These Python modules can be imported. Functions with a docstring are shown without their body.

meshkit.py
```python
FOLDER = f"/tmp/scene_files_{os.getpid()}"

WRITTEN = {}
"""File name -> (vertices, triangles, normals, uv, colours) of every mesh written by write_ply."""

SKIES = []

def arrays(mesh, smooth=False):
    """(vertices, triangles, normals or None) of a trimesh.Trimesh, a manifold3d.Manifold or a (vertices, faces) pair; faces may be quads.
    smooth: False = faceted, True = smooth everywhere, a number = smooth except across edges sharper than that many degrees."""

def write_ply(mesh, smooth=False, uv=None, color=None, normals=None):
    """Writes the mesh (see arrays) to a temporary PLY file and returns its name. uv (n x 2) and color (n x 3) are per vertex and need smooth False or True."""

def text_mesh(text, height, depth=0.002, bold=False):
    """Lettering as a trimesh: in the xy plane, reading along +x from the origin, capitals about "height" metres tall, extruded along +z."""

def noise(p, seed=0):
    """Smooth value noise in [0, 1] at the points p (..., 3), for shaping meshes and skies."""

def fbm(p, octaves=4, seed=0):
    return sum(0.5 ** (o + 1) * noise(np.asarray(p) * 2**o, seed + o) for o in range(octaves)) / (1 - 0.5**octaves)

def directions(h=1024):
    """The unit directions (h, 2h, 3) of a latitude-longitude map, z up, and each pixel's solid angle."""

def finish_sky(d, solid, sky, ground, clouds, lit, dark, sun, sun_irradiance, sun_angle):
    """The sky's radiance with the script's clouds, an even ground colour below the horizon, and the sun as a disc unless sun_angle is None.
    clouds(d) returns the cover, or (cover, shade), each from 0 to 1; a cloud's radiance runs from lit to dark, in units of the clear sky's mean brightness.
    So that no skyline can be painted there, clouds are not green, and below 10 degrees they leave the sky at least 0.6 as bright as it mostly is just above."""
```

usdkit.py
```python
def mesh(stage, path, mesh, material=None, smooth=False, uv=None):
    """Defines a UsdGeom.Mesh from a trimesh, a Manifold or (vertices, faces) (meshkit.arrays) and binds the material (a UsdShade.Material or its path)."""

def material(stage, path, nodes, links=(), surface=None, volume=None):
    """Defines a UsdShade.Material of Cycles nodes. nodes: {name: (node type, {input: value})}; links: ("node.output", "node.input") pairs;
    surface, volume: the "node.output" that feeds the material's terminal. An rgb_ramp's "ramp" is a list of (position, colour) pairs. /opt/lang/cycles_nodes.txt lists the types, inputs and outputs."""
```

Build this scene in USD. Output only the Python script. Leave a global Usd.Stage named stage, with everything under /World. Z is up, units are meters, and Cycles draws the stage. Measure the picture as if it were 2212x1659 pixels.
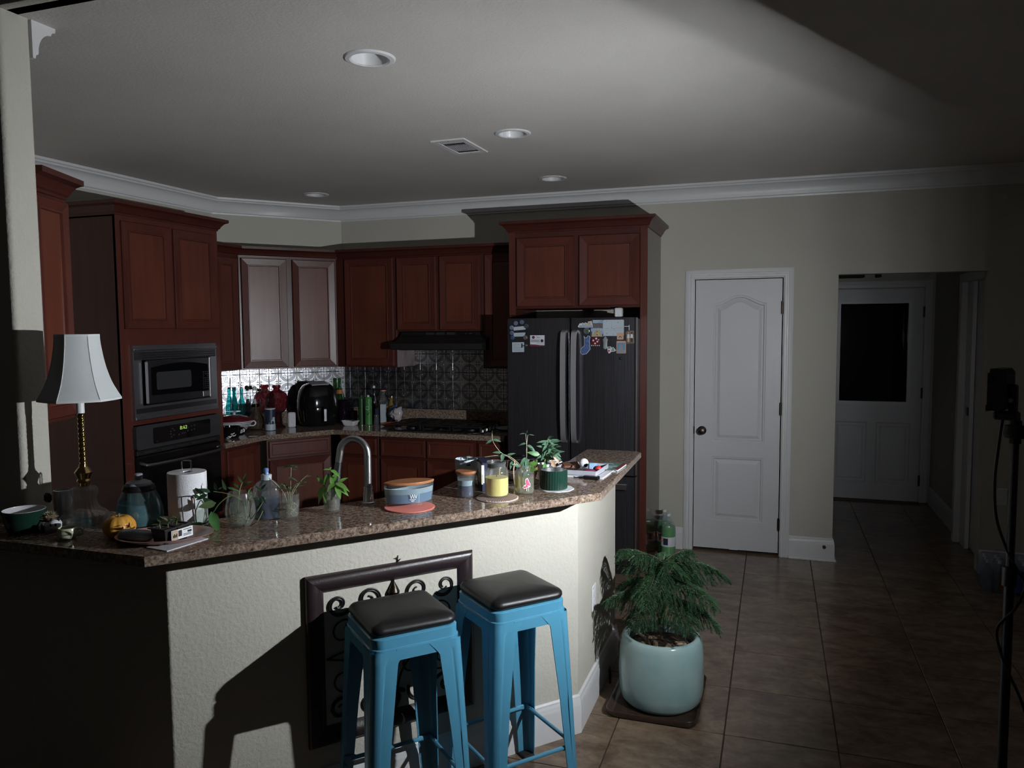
import math, random
import numpy as np, trimesh, usdkit, meshkit
from shapely.geometry import Polygon, Point, box as sbox, LineString
from shapely.ops import unary_union
from pxr import Usd, UsdGeom, UsdLux, UsdShade, Gf, Sdf

stage = Usd.Stage.CreateInMemory()
UsdGeom.SetStageUpAxis(stage, 'Z'); UsdGeom.SetStageMetersPerUnit(stage, 1.0)
UsdGeom.Xform.Define(stage, '/World')
UsdGeom.Scope.Define(stage, '/World/Looks')
PI = math.pi

# ------------------------------------------------------------------ camera, light levels, exposure
F_PX, PITCH, YAW, ROLL = 1670.05, 0.0736, 0.3276, -0.00693
EYE = np.array([0.0, -5.967, 1.713])
EXPOSURE = 0.12
LAMP_POWER = 74000.0                     # radiance of the LED strips in the work light's head (the only lamp that is on)
LAMP_POS = np.array([0.558, -3.634, 1.54])
LAMP_AIM = math.radians(-61.4)           # azimuth from +y
_f = np.array([-math.sin(YAW)*math.cos(PITCH), math.cos(YAW)*math.cos(PITCH), -math.sin(PITCH)])
_r = np.cross(_f, [0, 0, 1]); _r /= np.linalg.norm(_r); _u = np.cross(_r, _f)
_r2 = _r*math.cos(ROLL) + _u*math.sin(ROLL); _u2 = -_r*math.sin(ROLL) + _u*math.cos(ROLL)
cam = UsdGeom.Camera.Define(stage, '/World/camera')
cam.CreateHorizontalApertureAttr(36.0); cam.CreateFocalLengthAttr(36.0*F_PX/2212)
cam.CreateExposureAttr(EXPOSURE); cam.CreateClippingRangeAttr(Gf.Vec2f(0.05, 100))
m4 = Gf.Matrix4d(1.0)
for i, row in enumerate((_r2, _u2, -_f)): m4.SetRow(i, Gf.Vec4d(*map(float, row), 0))
m4.SetRow(3, Gf.Vec4d(*map(float, EYE), 1))
cam.AddTransformOp().Set(m4)
# night: the dome is all but black (the glow of a dark house)
dome = UsdLux.DomeLight.Define(stage, '/World/night_sky'); dome.CreateIntensityAttr(0.0035); dome.CreateColorAttr(Gf.Vec3f(1.0, 0.93, 0.88))

# ------------------------------------------------------------------ materials
MATS = {}
def MX(name, nodes, links, surface): MATS[name] = usdkit.material(stage, '/World/Looks/'+name, nodes, links, surface=surface)
def MP(name, col, rough=.5, metal=0.0, spec=.5, trans=0.0, ior=1.5, coat=0.0, emit=0.0, bump=None, var=None, **kw):
    p = dict(base_color=col, roughness=rough, metallic=metal, specular_ior_level=spec, transmission_weight=trans, ior=ior, coat_weight=coat, **kw)
    if emit: p['emission_color'] = col; p['emission_strength'] = emit
    nodes, links = {'p': ('principled_bsdf', p)}, []
    if bump or var: nodes['tc'] = ('geometry', {})
    if bump:
        sc, st, dist = bump
        nodes['n'] = ('noise_texture', {'scale': sc, 'detail': 3.0}); nodes['b'] = ('bump', {'strength': st, 'distance': dist})
        links += [('tc.position', 'n.vector'), ('n.fac', 'b.height'), ('b.normal', 'p.normal')]
    if var:
        sc, c2 = var
        nodes['v'] = ('noise_texture', {'scale': sc, 'detail': 4.0}); nodes['r'] = ('rgb_ramp', {'ramp': [(0.35, col), (0.68, c2)]})
        links += [('tc.position', 'v.vector'), ('v.fac', 'r.fac'), ('r.color', 'p.base_color')]
    MX(name, nodes, links, 'p.BSDF')

def wall_paint(name, col, sc=75, st=.55):
    MX(name, {'g': ('geometry', {}), 'n': ('noise_texture', {'scale': sc, 'detail': 2.5, 'roughness': .55}), 'm': ('rgb_ramp', {'ramp': [(.38, (0, 0, 0)), (.62, (1, 1, 1))]}),
              'b': ('bump', {'strength': st, 'distance': .0022}), 'n2': ('noise_texture', {'scale': 1.6, 'detail': 3.0}), 'r': ('rgb_ramp', {'ramp': [(.3, tuple(.95*c for c in col)), (.7, tuple(1.03*c for c in col))]}),
              'p': ('principled_bsdf', {'roughness': .75, 'specular_ior_level': .25})},
       [('g.position', 'n.vector'), ('n.fac', 'm.fac'), ('m.color', 'b.height'), ('b.normal', 'p.normal'), ('g.position', 'n2.vector'), ('n2.fac', 'r.fac'), ('r.color', 'p.base_color')], 'p.BSDF')
wall_paint('wall_paint', (.50, .475, .420), 75, .30)
wall_paint('wall_paint_fine', (.50, .475, .420), 110, .2)
wall_paint('ceiling_paint', (.57, .54, .51), 95, .25)
MP('trim_white', (.66, .65, .66), .38)
MP('door_white', (.60, .59, .61), .42)
MX('door_grain', {'g': ('geometry', {}), 'mp': ('mapping', {'scale': (55.0, 55.0, 3.0)}), 'n': ('noise_texture', {'scale': 1.0, 'detail': 3.0, 'distortion': 1.2}), 'b': ('bump', {'strength': .35, 'distance': .0012}),
                  'p': ('principled_bsdf', {'base_color': (.60, .59, .61), 'roughness': .42})},
   [('g.position', 'mp.vector'), ('mp.vector', 'n.vector'), ('n.fac', 'b.height'), ('b.normal', 'p.normal')], 'p.BSDF')

def wood(name, dark, light, rough, coat=.0, spec=.5, axis=2):
    s = [26.0, 26.0, 26.0]; s[axis] = 1.6
    MX(name, {'g': ('texture_coordinate', {}), 'oi': ('object_info', {}), 'add': ('vector_math', {'math_type': 'add'}), 'cx': ('combine_xyz', {}), 'ml': ('math', {'math_type': 'multiply', 'value2': 7.0}),
              'mp': ('mapping', {'scale': tuple(s)}), 'n': ('noise_texture', {'scale': 1.0, 'detail': 5.0, 'distortion': .6}), 'n2': ('noise_texture', {'scale': 2.2, 'detail': 2.0}),
              'mx': ('mix', {'fac': .5}), 'r': ('rgb_ramp', {'ramp': [(.3, dark), (.7, light)]}), 'b': ('bump', {'strength': .05, 'distance': .002}),
              'p': ('principled_bsdf', {'roughness': rough, 'coat_weight': coat, 'coat_roughness': .3, 'specular_ior_level': spec})},
       [('oi.random', 'ml.value1'), ('ml.value', 'cx.x'), ('ml.value', 'cx.y'), ('g.object', 'add.vector1'), ('cx.vector', 'add.vector2'), ('add.vector', 'mp.vector'), ('mp.vector', 'n.vector'), ('add.vector', 'n2.vector'),
        ('n.color', 'mx.color1'), ('n2.color', 'mx.color2'), ('mx.color', 'r.fac'), ('r.color', 'p.base_color'), ('n.fac', 'b.height'), ('b.normal', 'p.normal')], 'p.BSDF')
wood('cherry', (.055, .0125, .0095), (.115, .029, .018), .36)
wood('cherry_panel', (.07, .0165, .0105), (.15, .041, .022), .36)
wood('cherry_flat', (.042, .0105, .0085), (.078, .019, .0125), .34)
wood('cherry_gloss', (.035, .012, .010), (.055, .018, .013), .12)
wood('lid_wood', (.30, .11, .045), (.45, .20, .09), .35, axis=0)
MP('dark_gap', (.012, .008, .007), .9)

MX('granite', {'g': ('geometry', {}), 'v': ('voronoi_texture', {'scale': 210.0}), 'n': ('noise_texture', {'scale': 85.0, 'detail': 5.0, 'roughness': .75}), 'n2': ('noise_texture', {'scale': 9.0, 'detail': 3.0}),
               'r': ('rgb_ramp', {'ramp': [(.32, (.022, .017, .015)), (.43, (.125, .09, .07)), (.55, (.25, .19, .15)), (.68, (.40, .32, .255))]}), 'r2': ('rgb_ramp', {'ramp': [(0.0, (.7, .7, .7)), (.6, (1.15, 1.1, 1.08))]}),
               'mx': ('mix', {'mix_type': 'multiply', 'fac': .8}), 'p': ('principled_bsdf', {'roughness': .09, 'specular_ior_level': .5})},
   [('g.position', 'v.vector'), ('g.position', 'n.vector'), ('n.fac', 'r.fac'), ('v.color', 'r2.fac'), ('r.color', 'mx.color1'), ('r2.color', 'mx.color2'), ('mx.color', 'p.base_color')], 'p.BSDF')
MX('floor_tile', {'g': ('geometry', {}), 'oi': ('object_info', {}), 'cx': ('combine_xyz', {}), 'ml': ('math', {'math_type': 'multiply', 'value2': 31.0}), 'add': ('vector_math', {'math_type': 'add'}),
                  'mp': ('mapping', {'scale': (3.4, 6.4, 2.0)}), 'n': ('noise_texture', {'scale': 1.5, 'detail': 9.0, 'roughness': .70, 'distortion': .35}), 'n2': ('noise_texture', {'scale': 26.0, 'detail': 3.0}),
                  'mx': ('mix', {'fac': .22}), 'r': ('rgb_ramp', {'ramp': [(.30, (.050, .031, .022)), (.44, (.125, .082, .056)), (.54, (.205, .143, .098)), (.68, (.30, .225, .155))]}),
                  'b': ('bump', {'strength': .12, 'distance': .003}), 'p': ('principled_bsdf', {'roughness': .20, 'specular_ior_level': .45})},
   [('oi.random', 'ml.value1'), ('ml.value', 'cx.x'), ('ml.value', 'cx.y'), ('g.position', 'add.vector1'), ('cx.vector', 'add.vector2'), ('add.vector', 'mp.vector'), ('mp.vector', 'n.vector'), ('add.vector', 'n2.vector'),
    ('n.color', 'mx.color1'), ('n2.color', 'mx.color2'), ('mx.color', 'r.fac'), ('r.color', 'p.base_color'), ('n.fac', 'b.height'), ('b.normal', 'p.normal')], 'p.BSDF')
MP('grout', (.05, .033, .024), .85)
MP('tin', (.58, .58, .61), .27, metal=1.0, bump=(55, .08, .002))
MP('tin_patina', (.20, .20, .22), .26, metal=1.0)
MP('steel', (.55, .55, .57), .27, metal=1.0)
MP('steel_brushed', (.42, .42, .44), .34, metal=1.0)
MP('steel_handle', (.62, .62, .65), .42, metal=.92)
MP('steel_dark', (.20, .20, .22), .30, metal=1.0)
MP('chrome', (.75, .75, .77), .12, metal=1.0)
MX('fridge_steel', {'g': ('geometry', {}), 'mp': ('mapping', {'scale': (420.0, 420.0, 3.0)}), 'n': ('noise_texture', {'scale': 1.0, 'detail': 2.0}), 'r': ('rgb_ramp', {'ramp': [(.3, (.27, .27, .27)), (.7, (.40, .40, .40))]}),
                    'p': ('principled_bsdf', {'base_color': (.095, .092, .105), 'metallic': .85})},
   [('g.position', 'mp.vector'), ('mp.vector', 'n.vector'), ('n.fac', 'r.fac'), ('r.color', 'p.roughness')], 'p.BSDF')
MP('black_gloss', (.006, .006, .007), .10)
MP('black_plastic', (.012, .012, .013), .42)
MP('black_matte', (.015, .014, .014), .75)
MP('black_iron', (.014, .012, .012), .45, metal=.3)
MP('screen_glass', (.004, .004, .005), .06)
MP('panel_grey', (.035, .035, .038), .35)
MP('button_grey', (.22, .22, .22), .5)
MP('display_green', (.55, .85, .15), .5, emit=.55)
MP('brass', (.42, .29, .12), .13, metal=1.0)
MP('bronze_dark', (.055, .042, .035), .32, metal=.9)
MP('leather_dark', (.022, .013, .015), .36, bump=(160, .25, .002))
MP('stool_blue', (.085, .30, .455), .30, coat=.3, bump=(14, .05, .004))
MP('seat_black', (.0085, .0075, .0085), .44, bump=(230, .10, .0012))
MP('rubber', (.012, .012, .012), .8)
MP('pot_celadon', (.23, .35, .355), .17, coat=.5, var=(7, (.30, .40, .39)))
MP('tray_brown', (.030, .018, .013), .28, coat=.4, var=(30, (.055, .033, .022)))
MP('soil', (.030, .019, .013), .9, var=(60, (.085, .055, .035)), bump=(70, .8, .01))
MP('bark', (.06, .04, .028), .8)
MP('bark_chip', (.30, .22, .16), .8)
def leafmat(name, c, tr=.35, rough=.42):
    MX(name, {'g': ('geometry', {}), 'n': ('noise_texture', {'scale': 40.0, 'detail': 2.0}), 'r': ('rgb_ramp', {'ramp': [(.3, tuple(.72*x for x in c)), (.7, tuple(1.25*x for x in c))]}),
              'p': ('principled_bsdf', {'roughness': rough}), 't': ('translucent_bsdf', {'color': tuple(1.3*x for x in c)}), 'm': ('mix_closure', {'fac': tr})},
       [('g.position', 'n.vector'), ('n.fac', 'r.fac'), ('r.color', 'p.base_color'), ('p.BSDF', 'm.closure1'), ('t.BSDF', 'm.closure2')], 'm.closure')
leafmat('needle', (.046, .105, .048), .2)
leafmat('leaf_basil', (.16, .34, .075)); leafmat('leaf_mint', (.085, .16, .065)); leafmat('leaf_pothos', (.10, .26, .085)); leafmat('leaf_dark', (.035, .085, .04))
leafmat('leaf_blue', (.11, .22, .14)); leafmat('leaf_dry', (.30, .17, .09), .2); leafmat('leaf_succ', (.13, .19, .085)); leafmat('stem_green', (.20, .27, .12), .1); leafmat('stem_pale', (.42, .40, .27), .1)
MP('cactus_brown', (.12, .085, .045), .7)
def MG(name, tint, ior=1.5, dif=.03, rough=.03, dcol=None):
    MX(name, {'t': ('transparent_bsdf', {'color': tint}), 'd': ('diffuse_bsdf', {'color': dcol or tint}), 'm1': ('mix_closure', {'fac': dif}), 'g': ('glossy_bsdf', {'color': (1, 1, 1), 'roughness': rough}), 'm': ('mix_closure', {'fac': .075 if ior > 1.4 else .03})},
       [('t.BSDF', 'm1.closure1'), ('d.BSDF', 'm1.closure2'), ('m1.closure', 'm.closure1'), ('g.BSDF', 'm.closure2')], 'm.closure')
MG('glass', (.95, .97, .965), dif=.03)
MG('glass_cut', (.90, .91, .91), dif=.16, rough=.08, dcol=(.75, .76, .78))
MG('glass_teal', (.12, .52, .54), dif=.06)
MG('glass_jar_teal', (.80, .93, .95), dif=.06, dcol=(.45, .62, .66))
MG('glass_ruby', (.30, .075, .095), dif=.10, rough=.06)
MG('glass_bottle_green', (.10, .36, .10), dif=.08)
MG('glass_amber', (.40, .30, .22), dif=.10)
MG('glass_purple', (.10, .05, .12), dif=.08)
MG('water', (.90, .93, .88), 1.33, dif=.06)
MG('water_blue', (.55, .78, .82), 1.33, dif=.22, dcol=(.40, .62, .70))
MG('liquid_yellow', (.82, .76, .52), 1.33, dif=.10)
MG('liquid_gold', (.75, .55, .18), 1.4, dif=.2)
MG('water_pet', (.86, .89, .93), 1.5, dif=.08, rough=.08)
MP('liquid_green', (.10, .38, .10), .25)
MP('soap_blue', (.012, .030, .095), .12)
MP('wax_blue', (.095, .19, .33), .45)
MP('wax_blue_pale', (.27, .35, .42), .5)
MP('wax_navy', (.022, .032, .085), .35)
MP('wax_yellow', (.78, .63, .20), .5, subsurface_weight=.15, subsurface_scale=.01)
MP('paper_white', (.72, .72, .76), .75, bump=(240, .25, .003))
MP('card_white', (.60, .60, .65), .6)
MP('paper_tan', (.50, .38, .27), .7)
MP('white_plastic', (.66, .67, .70), .4)
MP('white_print', (.80, .82, .86), .5)
MP('ink_black', (.02, .02, .024), .6)
MP('ink_maroon', (.14, .02, .05), .5)
MP('cap_blue', (.16, .26, .52), .4)
MP('shade_cloth', (.60, .625, .64), .8, bump=(420, .15, .001))
MP('shade_trim', (.66, .68, .69), .7)
MP('candle_white', (.72, .74, .74), .45)
MP('pink_rubber', (.62, .20, .165), .5)
MP('taupe_rubber', (.50, .40, .37), .5)
MP('plate_pink', (.50, .29, .235), .30)
MP('case_grey', (.33, .36, .41), .35, var=(30, (.22, .24, .28)))
MP('pumpkin', (.62, .27, .035), .42, var=(9, (.70, .36, .06)))
MP('stem_dry', (.20, .14, .07), .8)
MP('glaze_green', (.010, .034, .024), .12)
MP('glaze_white', (.66, .66, .70), .2)
MP('glaze_cream', (.48, .50, .36), .2)
MP('red_enamel', (.13, .016, .022), .2)
MP('orange_plastic', (.30, .075, .035), .35)
MP('can_green', (.055, .21, .050), .28)
MP('can_dark_green', (.022, .065, .022), .28)
MP('label_blue', (.018, .028, .065), .45)
MP('label_pale', (.42, .48, .54), .5)
MP('label_orange', (.42, .16, .05), .5)
MP('navy', (.012, .018, .055), .5)
MP('bag_blue', (.05, .11, .22), .3)
MP('bag_clear', (.42, .38, .40), .25)
MP('copper', (.55, .27, .18), .3, metal=1.0)
MP('peach', (.52, .33, .23), .5)
MP('red_plastic', (.45, .03, .035), .2)
MP('blue_grey', (.16, .27, .40), .3)
MP('grey_plastic', (.34, .34, .39), .4)
MP('gold_chain', (.5, .36, .12), .25, metal=1.0)
MP('book_teal', (.06, .16, .13), .35, var=(22, (.13, .20, .16)))
MP('book_red', (.16, .035, .04), .4)
MP('leather_brown', (.12, .05, .03), .5)
MP('sticker_pink', (.50, .08, .15), .4)
MP('photo_sky', (.22, .34, .47), .4, var=(70, (.38, .46, .54)))
MP('photo_town', (.20, .16, .16), .4, var=(210, (.07, .055, .06)))
MP('photo_stone', (.50, .40, .23), .4, var=(160, (.36, .28, .15)))
MP('magnet_blue', (.045, .075, .22), .3, var=(150, (.14, .19, .36)))
MP('magnet_brown', (.11, .085, .06), .5, var=(120, (.22, .16, .11)))
MP('skin_tan', (.36, .22, .15), .6)
MP('stone_dark', (.020, .030, .032), .2)
MP('stone_grey', (.26, .26, .30), .5)
MP('wrap_blue', (.035, .075, .20), .25)
MP('wrap_orange', (.22, .07, .03), .4)
MP('carton', (.10, .075, .055), .8)
MX('pane', {'t': ('transparent_bsdf', {'color': (.55, .58, .62)}), 'g': ('glossy_bsdf', {'color': (1, 1, 1), 'roughness': .03}), 'f': ('fresnel', {'IOR': 1.5}), 'm': ('mix_closure', {})},
   [('f.fac', 'm.fac'), ('t.BSDF', 'm.closure1'), ('g.BSDF', 'm.closure2')], 'm.closure')
MX('film', {'t': ('transparent_bsdf', {'color': (.80, .86, .95)}), 'g': ('glossy_bsdf', {'color': (1, 1, 1), 'roughness': .14}), 'm': ('mix_closure', {'fac': .10})},
   [('t.BSDF', 'm.closure1'), ('g.BSDF', 'm.closure2')], 'm.closure')
MX('led', {'e': ('emission', {'color': (.945, 1.0, 1.035), 'strength': LAMP_POWER})}, [], 'e.emission')

# ------------------------------------------------------------------ prim helpers
USED = {}
def numbered(parent, name):
    k = parent + '/' + name; n = USED.get(k, 0); USED[k] = n + 1
    return k if n == 0 else f'{k}_{n:03d}'
def setd(prim, label=None, cat=None, group=None, kind=None):
    for k, v in (('label', label), ('category', cat), ('group', group), ('kind', kind)):
        if v: prim.SetCustomDataByKey(k, v)
def T(name, label=None, cat=None, loc=(0, 0, 0), rz=0.0, group=None, kind=None):
    path = numbered('/World', name); x = UsdGeom.Xform.Define(stage, path)
    x.AddTranslateOp().Set(Gf.Vec3d(*map(float, loc)))
    if rz: x.AddRotateZOp().Set(float(rz))
    setd(x.GetPrim(), label, cat, group, kind); return path
def part(parent, name, mesh, mat, smooth=30, label=None, kind=None):
    path = numbered(parent, name)
    if isinstance(mesh, list): mesh = cat(mesh)
    m = usdkit.mesh(stage, path, mesh, MATS[mat], smooth=smooth); setd(m.GetPrim(), label, kind=kind); return path
def top(name, label, category, mesh, mat, loc=(0, 0, 0), rz=0.0, group=None, kind=None, smooth=30):
    if isinstance(mesh, list): mesh = cat(mesh)
    path = numbered('/World', name); m = usdkit.mesh(stage, path, mesh, MATS[mat], smooth=smooth)
    m.AddTranslateOp().Set(Gf.Vec3d(*map(float, loc)))
    if rz: m.AddRotateZOp().Set(float(rz))
    setd(m.GetPrim(), label, category, group, kind); return path
def struct(name, mesh, mat, smooth=30): return top(name, None, None, mesh, mat, kind='structure', smooth=smooth)
def dup(src, label, loc, rz=0.0, group=None):
    s = stage.GetPrimAtPath(src); base = src.rsplit('/', 1)[1]
    path = numbered('/World', base); x = UsdGeom.Xform.Define(stage, path)
    x.AddTranslateOp().Set(Gf.Vec3d(*map(float, loc))); x.AddRotateZOp().Set(float(rz))
    x.SetXformOpOrder([o for o in x.GetOrderedXformOps()])
    x.GetPrim().GetReferences().AddInternalReference(s.GetPath()); x.GetPrim().SetInstanceable(True)
    setd(x.GetPrim(), label, s.GetCustomDataByKey('category'), group or s.GetCustomDataByKey('group')); return path

# ------------------------------------------------------------------ mesh helpers
def cat(ms): return trimesh.util.concatenate([m for m in ms if m is not None])
def bx(x0, x1, y0, y1, z0, z1, b=0.0):
    """box, chamfered by b"""
    if b <= 0:
        m = trimesh.creation.box([x1-x0, y1-y0, z1-z0]); m.apply_translation([(x0+x1)/2, (y0+y1)/2, (z0+z1)/2]); return m
    b = min(b, (x1-x0)*.45, (y1-y0)*.45, (z1-z0)*.45); P = []
    for x, sx in ((x0, 1), (x1, -1)):
        for y, sy in ((y0, 1), (y1, -1)):
            for z, sz in ((z0, 1), (z1, -1)):
                P += [(x, y+sy*b, z+sz*b), (x+sx*b, y, z+sz*b), (x+sx*b, y+sy*b, z)]
    return trimesh.convex.convex_hull(np.array(P))
def ext(poly, h, z0=0.0):
    gs = getattr(poly, 'geoms', [poly])
    m = cat([trimesh.creation.extrude_polygon(g, h, engine='earcut') for g in gs if g.area > 1e-9]); m.apply_translation([0, 0, z0]); return m
def exty(poly, y0, y1):
    """polygon in (x, z) extruded along y"""
    m = ext(poly, y1-y0); v = m.vertices.copy(); m = trimesh.Trimesh(np.stack([v[:, 0], y0+v[:, 2], v[:, 1]], 1), m.faces[:, ::-1], process=False); return m
def extx(poly, x0, x1):
    """polygon in (y, z) extruded along x"""
    m = ext(poly, x1-x0); v = m.vertices.copy(); return trimesh.Trimesh(np.stack([x0+v[:, 2], v[:, 0], v[:, 1]], 1), m.faces.copy(), process=False)
def rrect(x0, x1, y0, y1, r, seg=6):
    return sbox(x0+r, y0+r, x1-r, y1-r).buffer(r, quad_segs=seg) if r > 0 else sbox(x0, y0, x1, y1)
def lathe(prof, n=40, close=False):
    """profile of (radius, z) from the axis out and round; faces point outward for a profile that runs bottom -> outside -> top"""
    p = np.array(prof, float); k = len(p); a = np.arange(n)*2*PI/n
    v = np.stack([p[:, None, 0]*np.cos(a), p[:, None, 0]*np.sin(a), np.broadcast_to(p[:, None, 1], (k, n))], -1).reshape(-1, 3)
    i, j = np.meshgrid(np.arange(k-1), np.arange(n), indexing='ij'); A = i*n+j; B = i*n+(j+1) % n; C = (i+1)*n+(j+1) % n; D = (i+1)*n+j
    f = np.stack([A, B, C, D], -1).reshape(-1, 4); f = np.vstack([f[:, [0, 1, 2]], f[:, [0, 2, 3]]])
    m = trimesh.Trimesh(v, f, process=False); m.merge_vertices(digits_vertex=7); m.update_faces(m.nondegenerate_faces()); return m
def spline(pts, n=8):
    p = np.array(pts, float)
    if len(p) < 3: return p
    q = np.vstack([2*p[0]-p[1], p, 2*p[-1]-p[-2]]); out = []
    for i in range(1, len(q)-2):
        t = np.linspace(0, 1, n, endpoint=False)[:, None]; a, b, c, d = q[i-1], q[i], q[i+1], q[i+2]
        out.append(.5*((2*b)+(c-a)*t+(2*a-5*b+4*c-d)*t*t+(3*b-a-3*c+d)*t**3))
    return np.vstack(out+[p[-1:]])
def tube(pts, r, sides=8, n=6, smooth=True):
    p = spline(pts, n) if smooth else np.array(pts, float)
    r = np.interp(np.linspace(0, 1, len(p)), np.linspace(0, 1, len(r)), r) if np.ndim(r) else np.full(len(p), r)
    t = np.gradient(p, axis=0); t /= np.linalg.norm(t, axis=1, keepdims=True)+1e-12
    u = np.cross(t[0], [0, 0, 1.0]); u = u if np.linalg.norm(u) > .2 else np.cross(t[0], [1.0, 0, 0]); u /= np.linalg.norm(u)
    a = np.arange(sides)*2*PI/sides; V = []
    for k in range(len(p)):
        u = u - t[k]*(u@t[k]); u /= np.linalg.norm(u)+1e-12; w = np.cross(t[k], u)
        V.append(p[k]+r[k]*(np.cos(a)[:, None]*u+np.sin(a)[:, None]*w))
    V = np.vstack(V+[p[:1], p[-1:]]); K = len(p); F = []
    i, j = np.meshgrid(np.arange(K-1), np.arange(sides), indexing='ij'); A = i*sides+j; B = i*sides+(j+1) % sides
    q = np.stack([A, B, B+sides, A+sides], -1).reshape(-1, 4); F = [q[:, [0, 1, 2]], q[:, [0, 2, 3]]]
    jj = np.arange(sides); F.append(np.stack([np.full(sides, K*sides), (jj+1) % sides, jj], 1)); F.append(np.stack([np.full(sides, K*sides+1), (K-1)*sides+jj, (K-1)*sides+(jj+1) % sides], 1))
    return trimesh.Trimesh(V, np.vstack(F), process=False)
def molding(path, prof, side=1, closed=False):
    """sweeps a profile of (out, z) along a plan path with mitred corners; out points to the right of the path when side = 1"""
    p = np.array(path, float); n = len(p); N = []
    for i in range(n):
        ds = []
        if i > 0 or closed: d = p[i]-p[i-1]; ds.append(d/np.linalg.norm(d))
        if i < n-1 or closed: d = p[(i+1) % n]-p[i]; ds.append(d/np.linalg.norm(d))
        ns = [np.array([d[1], -d[0]])*side for d in ds]
        m = sum(ns); m /= np.linalg.norm(m); N.append(m/max(.3, m@ns[0]))
    pr = np.array(prof, float); k = len(pr); N = np.array(N)
    V = np.concatenate([np.concatenate([p[i]+np.outer(pr[:, 0], N[i]), pr[:, 1:2]], 1) for i in range(n)])
    F = []
    for i in range(n if closed else n-1):
        a, b = i*k, ((i+1) % n)*k
        for j in range(k):
            q = (a+j, a+(j+1) % k, b+(j+1) % k, b+j); F += [(q[0], q[1], q[2]), (q[0], q[2], q[3])]
    if not closed:
        vs, tri = trimesh.creation.triangulate_polygon(Polygon(pr), engine='earcut'); tri = np.array([np.argmin(((pr-q)**2).sum(1)) for q in np.asarray(vs)])[tri]
        F += [tuple(t) for t in tri] + [tuple(t[::-1]+(n-1)*k) for t in tri]
    m = trimesh.Trimesh(V, np.array(F), process=False); m.fix_normals(); return m
def rings(loops):
    """nested loops with equal vertex counts, joined into a surface, the last one capped"""
    L = [np.array(l, float) for l in loops]; n = len(L[0]); V = np.vstack(L); F = []
    for i in range(len(L)-1):
        for j in range(n):
            a, b = i*n+j, i*n+(j+1) % n; F += [(a, b, b+n), (a, b+n, a+n)]
    F += [((len(L)-1)*n, (len(L)-1)*n+j, (len(L)-1)*n+j+1) for j in range(1, n-1)]
    return trimesh.Trimesh(V, np.array(F), process=False)
def rect_loop(x0, x1, z0, z1, ins, y): return [(x0+ins, y, z0+ins), (x1-ins, y, z0+ins), (x1-ins, y, z1-ins), (x0+ins, y, z1-ins)]
def xf(m, loc=(0, 0, 0), rz=0, rx=0, ry=0, s=None):
    m = m.copy()
    if s is not None: m.apply_scale(s)
    for a, ax in ((rx, [1, 0, 0]), (ry, [0, 1, 0]), (rz, [0, 0, 1])):
        if a: m.apply_transform(trimesh.transformations.rotation_matrix(math.radians(a), ax))
    m.apply_translation(loc); return m
def ball(r, loc=(0, 0, 0), s=(1, 1, 1), sub=2):
    m = trimesh.creation.icosphere(sub, r); m.apply_scale(s); m.apply_translation(loc); return m
def cyl(r, z0, z1, n=24, loc=(0, 0), ch=0.0):
    return xf(lathe([(0, z0), (r-ch, z0), (r, z0+ch), (r, z1-ch), (r-ch, z1), (0, z1)], n), (loc[0], loc[1], 0))
def cyly(r, y0, y1, x, z, n=20): return xf(cyl(r, 0, y1-y0, n), (x, y0, z), rx=-90)
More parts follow.
